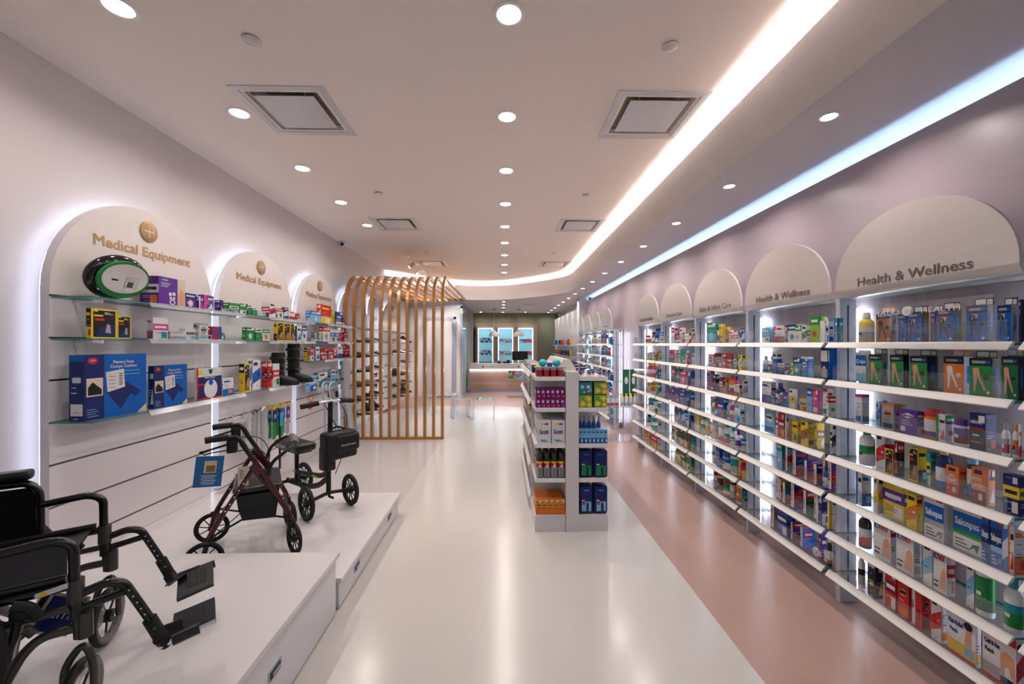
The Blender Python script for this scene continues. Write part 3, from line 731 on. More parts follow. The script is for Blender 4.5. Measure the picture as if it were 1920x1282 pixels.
# ------------------------------------------------------------------ gondola
t = thing('display_gondola', 'white free-standing shelving unit in the middle aisle', 'shelving unit')
GX0, GX1, GY, GYB = .247, .815, 3.15, 5.25
GZS = [1.195, .955, .677, .41, .131]
m = MB(); m.box(.486, GY - .012, 0, .585, GYB, 1.236, M_white); m.build('centre_spine', t, smooth=False)
for (a, b, s) in ((GX0, .484, -1), (.587, GX1, 1)):
    m = MB(); m.box(a, GY, 0, b, GYB, .128, M_white); m.box(a, GY + .42, .128, b, GY + .425, 1.19, M_white); m.build('base', t, smooth=False)
    for z in GZS[:-1]:
        m = MB(); m.box(a, GY + .002, z - .026, b, GYB, z, M_white); m.box(a + .002, GY - .004, z - .028, b - .002, GY + .002, z + .004, M_rail); m.build('shelf_board', t, smooth=False)
for z in GZS:
    m = MB(); m.add([(GX0, GY + .45, z + .006), (GX0, GYB, z + .006), (GX0 - .022, GYB, z - .035), (GX0 - .022, GY + .45, z - .035), (GX0 + .004, GY + .45, z + .006), (GX0 + .004, GYB, z + .006), (GX0 - .018, GYB, z - .037), (GX0 - .018, GY + .45, z - .037)],
                    [(0, 3, 2, 1), (4, 5, 6, 7), (0, 1, 5, 4), (3, 7, 6, 2), (0, 4, 7, 3), (1, 2, 6, 5)], M_rail); m.build('price_rail', t, smooth=False)

# ------------------------------------------------------------------ clear acrylic furniture
def bench(x, y, w, d, h, rz, label, mt, th=.018):
    m = MB(); r = .06
    pts = [(-w / 2, 0)]
    for k in range(7): a = PI - PI / 2 * k / 6; pts.append((-w / 2 + r + r * math.cos(a), h - r + r * math.sin(a)))
    for k in range(7): a = PI / 2 - PI / 2 * k / 6; pts.append((w / 2 - r + r * math.cos(a), h - r + r * math.sin(a)))
    pts.append((w / 2, 0))
    inner = []
    for i, p in enumerate(pts):
        a = Vector(pts[max(i - 1, 0)]); b = Vector(pts[min(i + 1, len(pts) - 1)]); q = (b - a).normalized(); inner.append((p[0] + q.y * th, p[1] - q.x * th))
    poly = pts + inner[::-1]
    n = len(pts)
    V = [(a, -d / 2, b) for a, b in poly] + [(a, d / 2, b) for a, b in poly]; N = len(poly); F = []
    for i in range(n - 1): F += [(i, i + 1, N - 2 - i, N - 1 - i), (N + i + 1, N + i, 2 * N - 1 - i, 2 * N - 2 - i)]
    m.add(V, F, M_edge); m.add(V, [(i, i + N, (i + 1) % N + N, (i + 1) % N) for i in range(N)], mt)
    return tag(m.build('acrylic_bench', loc=(x, y, 0), rotz=rz, ang=30), label, 'bench', 'clear acrylic benches')
bench(-.375, 7.95, .42, .34, .395, 0, 'clear acrylic bench standing alone, nearest the gondola', M_acry)
bench(-.83, 8.08, .34, .34, .40, .35, 'clear acrylic cube bench turned slightly, before the stacked tinted ones', M_acry2)
bench(-1.2, 8.5, .5, .38, .44, -.1, 'wide iridescent acrylic bench behind the copper slats', M_acry2)
bench(-1.35, 8.95, .62, .4, .36, 0, 'low iridescent acrylic bench at the back of the bench group', M_acry2)
def ctable(x, y, w, d, h, label):
    t = thing('acrylic_table', label, 'table', (x, y, 0))
    m = MB(); m.box(-w / 2, -d / 2, h - .015, w / 2, d / 2, h, M_acry); m.build('tabletop', t, smooth=False)
    for s in (-1, 1):
        m = MB(); m.box(s * w / 2 - .008, -d / 2, 0, s * w / 2 + .008, d / 2, h - .015, M_acry); m.build('leg', t, smooth=False)
    m = MB(); m.box(-w / 2 + .008, -d / 2, .02, w / 2 - .008, d / 2, .03, M_acry); m.build('lower_shelf', t, smooth=False)
ctable(1.79, 6.20, .50, .40, .52, 'clear acrylic table with bottles beside the far shelves'); ctable(.33, 11.1, .42, .36, .52, 'clear acrylic table holding cartons before the oak counter')
# ------------------------------------------------------------------ products
def lum(c): r, g, b = PAL[c]; return .3 * r + .6 * g + .1 * b
def ink(c): return pm('K') if lum(c) > .3 else pm('W')
def art(m, w, h, cols, rng, texts=None, style=None, T=None):
    """flat print on a face: local x across, z up, face at y = 0 looking to -y"""
    old = m.M
    if T is not None: m.M = old @ T
    c1, c2, c3 = cols
    def R(u0, v0, u1, v1, mt, k=1): m.add([(w * (u0 - .5), -.0003 * k, h * v0), (w * (u1 - .5), -.0003 * k, h * v0), (w * (u1 - .5), -.0003 * k, h * v1), (w * (u0 - .5), -.0003 * k, h * v1)], [(0, 1, 2, 3)], mt)
    def C(u, v, r, mt, k=2, n=12, sx=1): m.add([(w * (u - .5) + r * sx * math.cos(2 * PI * i / n), -.0003 * k, h * v + r * math.sin(2 * PI * i / n)) for i in range(n)], [tuple(range(n))], mt)
    def P(pts, mt, k=2): m.add([(w * (u - .5), -.0003 * k, h * v) for u, v in pts], [tuple(range(len(pts)))], mt)
    def T_(s, u, v, wd, ht, mt, k=3, vert=False):
        L = len(s); wid = min(wd, ht * .75 * L * .9)
        M = Matrix.Translation((w * (u - .5), -.0003 * k, h * v)) @ (Matrix.Rotation(-PI / 2, 4, 'Y') if vert else Matrix.Identity(4)) @ RX
        m.text(s, M, .1, mt, width=wid, height=ht, bold=ht * .035)
    if style == 'stocking':
        R(.04, .03, .96, .80, pm(c1), 1); R(.0, .80, 1, 1, pm(c2), 1); R(.12, .86, .7, .93, pm('S'), 2); R(.72, .86, .92, .93, pm('B'), 2)
        leg = M_skin if c1 in 'GE' else (pm('K') if c1 in 'BNT' else pm('W'))
        if c1 in 'BNA': leg = pm('K')
        if c1 in 'BN': P([(.25, .62), (.55, .66), (.6, .76), (.3, .78)], M_skin, 3)
        P([(.15, .72), (.32, .76), (.36, .5), (.28, .14), (.2, .1), (.2, .45)], leg, 2); P([(.30, .76), (.44, .72), (.5, .5), (.72, .2), (.66, .14), (.38, .5)], leg, 3)
        if c1 in 'OA': pass
        C(.74, .5, w * .13, pm('K' if c1 != 'O' else 'C'), 3); C(.82, .12, w * .075, pm('W'), 3); return
    if style == 'plum':
        C(.5, .66, w * .30, pm('W'), 2, sx=.9); C(.5, .66, w * .20, pm('S'), 3, sx=.5); C(.34, .24, w * .17, pm('R'), 2); R(.58, .14, .86, .2, pm('W'), 2); R(.66, .2, .74, .34, pm('W'), 2); R(0, 0, 1, .03, pm('K'), 2); R(0, 0, .04, 1, pm('K'), 2); m.M = old; return
    if style == 'scott':
        R(.28, .80, .58, .86, pm('Y'), 1); R(.55, .80, .82, .87, pm('P'), 2); T_('Scott', .5, .44, w * .66, h * .17, pm('N')); R(.18, .41, .8, .43, pm('M'), 2); R(.2, .14, .62, .17, pm('B'), 2); R(.3, .09, .78, .12, pm('B'), 2); R(0, 0, .015, 1, pm('S'), 2); m.M = old; return
    if style == 'framed':
        R(0, 0, 1, 1, pm('Y'), .6); R(.08, .05, .93, .95, pm('K'), 1); R(.1, .74, .45, .80, pm('Y'), 2); R(.14, .60, .5, .68, pm('R'), 2); P([(.15, .08), (.9, .08), (.9, .5), (.6, .42), (.3, .34)], pm('N' if c3 == 'R' else 'A'), 2); P([(.52, .2), (.75, .18), (.72, .46), (.6, .5)], pm('S'), 3)
        for q in range(3): R(.5, .82 + q * .03, .85 - q * .1, .835 + q * .03, pm('W'), 3)
        R(.1, .9, .25, .98, pm('Y'), 3); m.M = old; return
    if style == 'leaf':
        C(.22, .9, h * .05, pm('T'), 2, sx=2.2); T_('Lansinoh', .22, .88, w * .28, h * .05, pm('W'), 4)
        for q in range(3): R(.08, .78 - q * .06, .42 - q * .04, .80 - q * .06, pm('W'), 2)
        R(.70, .0, 1, 1, pm('C'), 1); P([(.72, .05), (.95, .05), (.98, .5), (.82, .7), (.74, .4)], M_skin, 2)
        for u, v, r in ((.42, .42, .09), (.56, .44, .09), (.44, .28, .07), (.56, .28, .07)): C(u, v, h * r * .8, pm('W'), 2)
        C(.5, .14, h * .09, pm('W'), 2, sx=1.5); C(.5, .14, h * .055, pm('P'), 3, sx=1.5); m.M = old; return
    if texts:
        big = len(texts) > 1
        if texts[0] == 'BAND-AID':
            T_('BAND-AID', .62, .5, h * .9, w * .55, pm('R'), 3, vert=True); R(.0, .0, 1, .06, pm(c2), 1)
        elif texts[0] == 'Salonpas':
            R(0, .42, 1, .78, pm('B' if c1 == 'W' else 'N'), 1); R(0, .30, 1, .42, pm(c3), 1); T_('Salonpas', .5, .52, w * .84, h * .15, pm('W'))
            for q in range(3): R(.08, .06 + q * .07, .6 - q * .1, .085 + q * .07, ink(c1), 1)
            R(.62, .86, .95, .94, pm('R'), 2); P([(.55, .05), (.7, .2), (.85, .04), (.95, .22)], pm(c3), 2)
        elif texts[0] == 'ICYHOT':
            T_('ICY', .24, .76, w * .36, h * .14, pm('B' if c3 == 'S' else 'N')); T_('HOT', .66, .76, w * .42, h * .14, pm('R'))
            P([(.45, .1), (.95, .1), (.95, .5), (.8, .62), (.6, .52)], M_skin, 2); R(.05, .1, .35, .16, ink(c1), 1); R(.05, .22, .4, .26, ink(c1), 1)
        elif texts[0] in ('LEG', 'RESTFUL'):
            R(.2, .82, .75, .93, pm('N'), 2); T_(texts[0], .42, .62, w * .7, h * .11, pm('W')); T_(texts[1], .45, .47, w * .75, h * .11, pm('W')); R(.06, .42, .94, .435, pm('W'), 2)
            R(0, 0, 1, .38, pm('R' if c2 == 'R' else 'D'), 1); C(.2, .24, w * .06, pm('W')); R(.5, .12, .78, .3, pm('C'), 2)
        elif texts[0] == 'Memory Foam':
            R(0, 0, .29, 1, pm('N'), .5); P([(0, .66), (.29, .92), (.29, 1), (0, 1)], pm('N'), 1)
            T_('Memory Foam', .60, .855, w * .42, h * .05, pm('W')); T_(texts[1], .60, .785, w * .44, h * .05, pm('W'))
            for q in range(2): R(.42, .72 - q * .06, .88, .733 - q * .06, pm('L'), 1)
            P([(.32, .40), (.62, .56), (.90, .36), (.80, .28), (.72, .34), (.55, .10)], pm('N'), 1); R(.03, .36, .27, .64, pm('C'), 2); P([(.05, .38), (.25, .38), (.25, .46), (.12, .58), (.05, .5)], pm('K'), 3)
            P([(.34, .40), (.62, .46), (.60, .76), (.31, .72)], pm('W'), 3)
            for q in range(4): R(.36, .46 + q * .06, .46, .475 + q * .06, pm('S'), 4)
            for q in range(6): R(.52, .5 + q * .035, .58, .515 + q * .035, pm('K'), 4)
            C(.12, .91, w * .05, pm('R'), 2, sx=1.5); T_('CARA', .12, .90, w * .12, h * .028, pm('W'), 4)
            P([(.83, 0), (1, 0), (1, .13)], pm('C'), 2)
            for q in range(4): R(.04, .05 + q * .035, .2 - (q % 2) * .04, .06 + q * .035, pm('L'), 1)
            return
        elif texts[0] == 'Warm Steam':
            R(0, .0, 1, .72, pm('N'), 1); R(0, .0, .06, 1, pm('R'), 2); R(0, 0, 1, .05, pm('R'), 2); T_('Warm Steam', .5, .66, w * .6, h * .07, pm('W')); C(.55, .32, w * .27, pm('W'), 3, 18); C(.55, .53, w * .09, pm('B'), 4)
            P([(.45, .95), (.62, .95), (.6, .84), (.53, .78), (.47, .84)], pm('E'), 3); R(.06, .78, .2, .95, pm('Y'), 2); R(.04, .45, .5, .5, pm('R'), 2); return
        elif texts[0] == 'Q-tips':
            R(0, .0, 1, .30, pm(c3), 1); R(0, .55, 1, .92, pm(c2), 1); T_('Q-tips', .5, .64, w * .86, h * .14, pm('W')); C(.5, .34, w * .18, pm('W'))
            for q in range(4): R(.2 + q * .17, .04, .24 + q * .17, .28, pm('W' if c1 != 'W' else 'B'), 2)
        elif texts[0] == 'Pain Relief':
            R(0, .84, 1, 1, pm('R'), 1); R(0, 0, 1, .30, pm('Y'), 1); R(0, 0, 1, .05, pm('R'), 2); T_('LEADER', .72, .885, w * .3, h * .06, pm('W')); T_('Pain Relief', .33, .62, w * .5, h * .1, pm('B')); T_('Patch', .25, .46, w * .26, h * .09, pm('B'))
            P([(.62, .3), (.66, .55), (.74, .74), (.84, .66), (.86, .3)], M_skin, 3); C(.75, .72, h * .08, pm('K'), 4); R(.62, .1, .93, .28, pm('L'), 3)
        elif texts[0] == 'Cold & Hot':
            R(0, .84, 1, 1, pm('R'), 1); R(0, 0, 1, .08, pm('R'), 1); R(0, .1, .55, .3, pm('S'), 1); T_('LEADER', .68, .885, w * .34, h * .06, pm('W')); T_('Cold & Hot', .3, .66, w * .46, h * .09, pm('K')); T_('Patch', .22, .5, w * .26, h * .09, pm('K'))
            P([(.55, .25), (.55, .6), (.7, .68), (.95, .62), (.97, .2), (.85, .25), (.8, .4), (.68, .4), (.64, .2)], M_skin, 3); R(.55, .06, .95, .2, pm('N'), 3)
        elif texts[0] == 'BENGAY':
            R(.04, .03, .32, .97, pm('W'), 1); T_('BENGAY', .22, .52, h * .75, w * .2, pm('K'), 3, vert=True); R(.5, .2, .8, .45, pm('D'), 2)
        elif texts[0] == 'NERVIVE':
            R(0, 0, 1, .58, pm('K'), 1); R(0, .58, 1, .61, pm('R'), 2); T_('NERVIVE', .42, .72, w * .7, h * .09, pm('W')); R(.58, .76, .95, .95, pm('W'), 4); C(.85, .25, w * .07, pm('R')); R(.2, .38, .6, .43, pm('W'), 2); R(.1, .2, .7, .23, pm('S'), 2)
        elif texts[0] == 'ONE A DAY':
            P([(.12, .78), (.5, .9), (.85, .8), (.5, .66)], pm('W'), 1); T_('ONE A DAY', .5, .74, w * .55, h * .08, pm('K')); R(.12, .12, .36, .32, pm('W'), 2)
            for q in range(3): R(.15, .4 + q * .08, .75 - q * .1, .43 + q * .08, pm('C'), 1)
        return
    k = rng.randrange(6)
    if k == 0: R(0, .68, 1, 1, pm(c2), 1); R(.12, .78, .85, .88, ink(c2), 2); C(.5, .34, min(w, h) * .22, pm(c3))
    elif k == 1: R(0, 0, 1, .38, pm(c2), 1); R(.1, .76, .8, .86, pm(c2), 2); R(.5, .1, .9, .3, pm(c3), 2)
    elif k == 2: P([(0, .55), (1, .75), (1, .35), (0, .2)], pm(c2), 1); R(.12, .82, .8, .92, ink(c1), 2); C(.72, .5, min(w, h) * .14, pm(c3))
    elif k == 3: R(0, .42, 1, .72, pm(c2), 1); R(.12, .52, .88, .62, ink(c2), 2); R(.55, .06, .92, .34, pm(c3), 2)
    elif k == 4: R(.0, .9, 1, 1, pm(c2), 1); C(.5, .62, min(w, h) * .28, pm(c2), 1, sx=1.2); R(.22, .58, .78, .66, ink(c2), 3); R(.1, .08, .9, .26, pm(c3), 2)
    else: R(0, 0, .3, 1, pm(c2), 1); R(.4, .7, .92, .82, ink(c1), 2); P([(.4, .1), (.95, .1), (.8, .5)], pm(c3), 2)
    for q in range(3 + rng.randrange(3)): u0 = .08 + rng.random() * .4; v0 = rng.choice((.03, .08, .13, .5, .56, .62, .92)); R(u0, v0, min(u0 + .12 + rng.random() * .35, .95), v0 + .012, ink(c1) if rng.random() < .6 else pm(c3), 3)
    for q in range(rng.randrange(1, 4)): R(.14, .42 - q * .06 if k != 3 else .3 - q * .06, .5 + rng.random() * .3, .435 - q * .06 if k != 3 else .315 - q * .06, ink(c1), 3)
    if rng.random() < .25: R(.62, .80, .92, .96, pm('W'), 5)
    m.M = old

def side_T(w, d, s):
    """frame for the face on local +x (s=1) or -x (s=-1), width = depth d"""
    if s > 0: return Matrix.Translation((w / 2, d / 2, 0)) @ Matrix.Rotation(PI / 2, 4, 'Z')
    return Matrix.Translation((-w / 2, d / 2, 0)) @ Matrix.Rotation(-PI / 2, 4, 'Z')

STYLE = {'tissue_carton': 'plum', 'paper_towel_pack': 'scott', 'breast_pump_carton': 'leaf'}
def product(kind, name, w, h, d, cols, texts, seed):
    """returns root object at origin; front face at y=0, base at z=0"""
    rng = random.Random(seed); c1, c2, c3 = cols; kids = []
    if kind in 'bs':
        m = MB(); side = c1
        if texts and texts[0] == 'BAND-AID': side = c3
        if kind == 's': side = 'S' if seed % 3 == 0 else 'K'
        if texts and texts[0] == 'Memory Foam': side = 'N'
        m.add([(-w / 2, 0, 0), (w / 2, 0, 0), (w / 2, 0, h), (-w / 2, 0, h)], [(0, 1, 2, 3)], pm(c1))
        m.add([(-w / 2, 0, 0), (w / 2, 0, 0), (w / 2, 0, h), (-w / 2, 0, h), (-w / 2, d, 0), (w / 2, d, 0), (w / 2, d, h), (-w / 2, d, h)], [(1, 5, 6, 2), (4, 0, 3, 7), (3, 2, 6, 7), (1, 0, 4, 5), (5, 4, 7, 6)], pm(side))
        if kind == 's': art(m, w, h, (c1, 'K' if c1 not in 'BNT' else 'N', c3), rng, style='stocking')
        else: art(m, w, h, cols, rng, texts, STYLE.get(name) or ('framed' if cols[:2] in ('KY', 'YK') else None))
        m.M = Matrix.Identity(4)
        for s in (1, -1):
            T = side_T(w, d, s)
            if kind == 's': m.M = T; m.add([(-d * .15, -.0004, h * .3), (d * .15, -.0004, h * .3), (d * .15, -.0004, h * .75), (-d * .15, -.0004, h * .75)], [(0, 1, 2, 3)], pm('B')); m.M = Matrix.Identity(4)
            elif d > .02: art(m, d, h, (side, c2 if side != c2 else c1, c3), random.Random(seed + 5), None, STYLE.get(name) if name[0] in 'tp' and name in STYLE else None, T); m.M = Matrix.Identity(4)
        o = m.build(name, smooth=False)
        if kind == 's':
            k = MB(); z1 = h + .028; k.box(-w * .46, d - .003, h, w * .46, d - .001, z1, pm({'A': 'O', 'O': 'O', 'B': 'N', 'N': 'N', 'G': 'E', 'E': 'T'}.get(c1, c1))); k.box(-w * .38, d - .0045, h + .004, w * .1, d - .003, z1 - .004, pm('W')); k.box(w * .16, d - .0045, h + .003, w * .42, d - .003, z1 - .006, pm('C'))
            kids.append(k.build('hang_tab', o, smooth=False))
    elif kind == 'g':
        m = MB(); rings = []
        for i, (q, th) in enumerate(((0, .1), (.06, .8), (.3, 1), (.7, .9), (.94, .45), (1, .06))):
            z = q * h; hw = w / 2 * (.94 if i in (0, 5) else 1); dd = d * .5 * th; yc = d * .5
            rings.append([(-hw, yc - dd * .4, z), (-hw * .5, yc - dd, z), (hw * .5, yc - dd, z), (hw, yc - dd * .4, z), (hw, yc + dd * .4, z), (hw * .5, yc + dd, z), (-hw * .5, yc + dd, z), (-hw, yc + dd * .4, z)])
        m.loft(rings, pm(c1)); o = m.build(name, ang=60)
        k = MB(); k.box(-w * .44, -.0035, h * .06, w * .44, -.0025, h * .94, pm(c1)); k.M = Matrix.Translation((0, -.0036, h * .06)); art(k, w * .86, h * .86, cols, rng, texts); k.M = Matrix.Identity(4)
        kids.append(k.build('label_print', o, smooth=False))
    elif kind in 'tjc':
        r = min(w, .12) / 2; sy = 1.0 if kind != 't' else min(1, .034 / r) if r > .034 else 1
        sx = w / 2 / r
        c = (0, r * sy, 0); m = MB()
        if kind == 't': bh, neck = h * .80, r * .40; prof = [(r * .93, 0), (r, .004), (r, bh * .80), (r * .92, bh * .88), (r * .62, bh * .97), (neck, bh), (neck, bh + .002)]; cap = [(neck * 1.25, bh), (neck * 1.3, bh + .002), (neck * 1.2, h - .003), (neck * 1.05, h)]
        elif kind == 'j': bh = h * .78; prof = [(r * .92, 0), (r, .004), (r, bh * .9), (r * .9, bh)]; cap = [(r * .97, bh), (r * 1.0, bh + .003), (r * 1.0, h - .004), (r * .94, h)]
        else: bh = h * .94; prof = [(r * .95, 0), (r, .003), (r, bh)]; cap = [(r * 1.02, bh), (r * 1.02, h - .003), (r * .96, h)]
        m.lathe(prof, c, cm(c1), 20, sx=sx, sy=sy); o = m.build(name, ang=40)
        k = MB(); k.lathe(cap, c, cm(c2), 20, sx=sx if kind != 't' else 1, sy=sy if kind != 't' else 1); kids.append(k.build('cap' if kind == 't' else 'lid', o, ang=40))
        k = MB(); z0, z1 = bh * .12, bh * (.66 if kind == 't' else .86); nn = 20; rr = 1.006
        zb = z0 + (z1 - z0) * rng.choice((.3, .5, .62)); lc = 'W' if c1 == c3 else c3
        k.lathe([(r * rr, z0), (r * rr, zb)], c, pm(lc), nn, sx=sx, sy=sy); k.lathe([(r * rr, zb), (r * rr, z1)], c, pm('W' if lc != 'W' and c1 != 'W' else c2), nn, sx=sx, sy=sy)
        zz = (z0 + z1) / 2
        k.add([(-r * .3, -.0012, zz - .008), (r * .3, -.0012, zz - .008), (r * .3, -.0012, zz + .006), (-r * .3, -.0012, zz + .006)], [(0, 1, 2, 3)], ink(lc))
        kids.append(k.build('label_band', o, ang=40))
    elif kind == 'v':
        r = w / 2; c = (0, r, 0); m = MB(); m.lathe([(r * .9, 0), (r, .004), (r, h * .86), (r * .97, h * .9)], c, mat('red_glass', (.30, .005, .008), .1, coat=.5), 20); o = m.build(name, ang=40)
        k = MB(); k.lathe([(r * .99, h * .88), (r * .99, h), (r * .9, h)], c, pm('S'), 20); kids.append(k.build('lid', o, ang=40))
    elif kind == 'a':
        r = w / 2; c = (0, r, 0); m = MB(); m.lathe([(r * .92, 0), (r, .004), (r, h * .70), (r * .85, h * .75), (r * .6, h * .78)], c, cm('K'), 20); o = m.build(name, ang=40)
        k = MB(); k.lathe([(r * .8, h * .76), (r * .92, h * .78), (r * .92, h * .93), (r * .5, h * .99), (r * .3, h)], c, cm('K'), 20); kids.append(k.build('cap', o, ang=40))
        k = MB()
        for z0, z1, q in ((.03, .40, 'S'), (.40, .55, 'R'), (.55, .63, 'Y'), (.63, .67, 'K')): k.lathe([(r * 1.006, h * z0), (r * 1.006, h * z1)], c, pm(q), 20)
        for q in range(5): k.add([(-r * .5, -.0012, h * (.08 + q * .06)), (r * .45, -.0012, h * (.08 + q * .06)), (r * .45, -.0012, h * (.10 + q * .06)), (-r * .5, -.0012, h * (.10 + q * .06))], [(0, 1, 2, 3)], pm('K'))
        k.add([(-r * .6, -.0014, h * .42), (r * .5, -.0014, h * .42), (r * .2, -.0014, h * .56)], [(0, 1, 2)], pm('W')); kids.append(k.build('label_band', o, ang=40))
    elif kind == 'r':
        r = min(h, w) / 2; m = MB()
        m.torus((0, .02, r), (0, 1, 0), r * .72, r * .28, cm(c1), 24, 8, .9); o = m.build(name); k = MB(); k.torus((0, .02, r), (0, 1, 0), r * .4, r * .05, pm('C'), 20, 6, 4); kids.append(k.build('core', o))
    return o, kids
def words(cols):
    c1, c2, c3 = cols
    return WORD[c1] if c1 == c2 else WORD[c1] + ' and ' + WORD[c2]
CATS = {'carton': 'carton', 'bottle': 'bottle', 'jar': 'jar', 'tub': 'tub', 'pack': 'pack', 'pouch': 'pouch', 'canister': 'canister', 'roll': 'roll', 'kit': 'carton', 'mug': 'mug'}
def table(s):
    out = []
    for L in s.strip().splitlines():
        a, txt, noun = L.split('|'); f = a.split()
        out.append((int(f[0]), int(f[1]), f[2], float(f[3]), float(f[4]), float(f[5]), float(f[6]), f[7], txt.split('/') if txt else None, noun))
    return out
PNAME = {}
def shelve(rows, side, zs, xf, names, shelf_names, grp, ylo=None):
    byshelf = {}
    for r in rows: byshelf.setdefault((r[0], r[1]), []).append(r)
    for (b, s), L in byshelf.items():
        L.sort(key=lambda r: (r[3] + r[4]) / 2, reverse=(side == 'R'))
        prev = None
        for i, r in enumerate(L):
            _, _, kind, y0, y1, h, d, cols, txt, noun = r
            y0 += .0012; y1 -= .0012
            if side == 'R' and prev is not None and y1 > prev: y1 = prev - .001
            if side == 'L' and prev is not None and y0 < prev: y0 = prev + .001
            if side == 'R' and y1 - y0 > .03: y0 = max(y0, PY[b + 1] + .0175); y1 = min(y1, PY[b + 2] - .0175) if y1 - .03 < PY[b + 2] - .0175 else y1
            if side == 'R' and y1 - y0 <= .03:
                lo, hi = PY[b + 1] + .0175, PY[b + 2] - .0175
                if y0 < lo < y1 or (y0 < lo and y1 > lo - .03): y1 += lo - y0; y0 = lo
                elif y0 < hi < y1 + .0: y0 -= y1 - hi; y1 = hi
            w = max(y1 - y0, .007); prev = y0 if side == 'R' else y1
            yc = (y0 + y1) / 2
            maxh = {'R': .196}.get(side, .40); h = min(max(h, .03), maxh)
            if d < .012: d = RND.uniform(.03, .06) if kind != 's' else .03
            if kind in 'bs' and txt and txt[0] == 'BAND-AID': d = max(d, .08)
            if kind in 'tjc': d = min(w, .12)
            dmax = .15 if side == 'R' else .17
            if kind in 'tjc' and w > .12: w = .12
            d = min(d, dmax)
            name = noun.replace(' ', '_')
            o, kids = product(kind, name, w, h, d, cols, txt, hash((b, s, i, 3)) % 9999)
            back = 0 if kind in 'g' or RND.random() < .6 else RND.uniform(0, .02)
            if side == 'R': o.location = (xf + back, yc, zs[s] + .0008); o.rotation_euler = (0, 0, -PI / 2)
            else: o.location = (xf - back, yc, zs[s] + .0008); o.rotation_euler = (0, 0, PI / 2)
            lab = '%s %s, %s on %s shelf, %s' % (words(cols), noun, ORD[i] if i < len(ORD) else 'last', shelf_names[s], names[b])
            tag(o, lab, CATS.get(noun.split()[-1], noun.split()[-1]), grp)
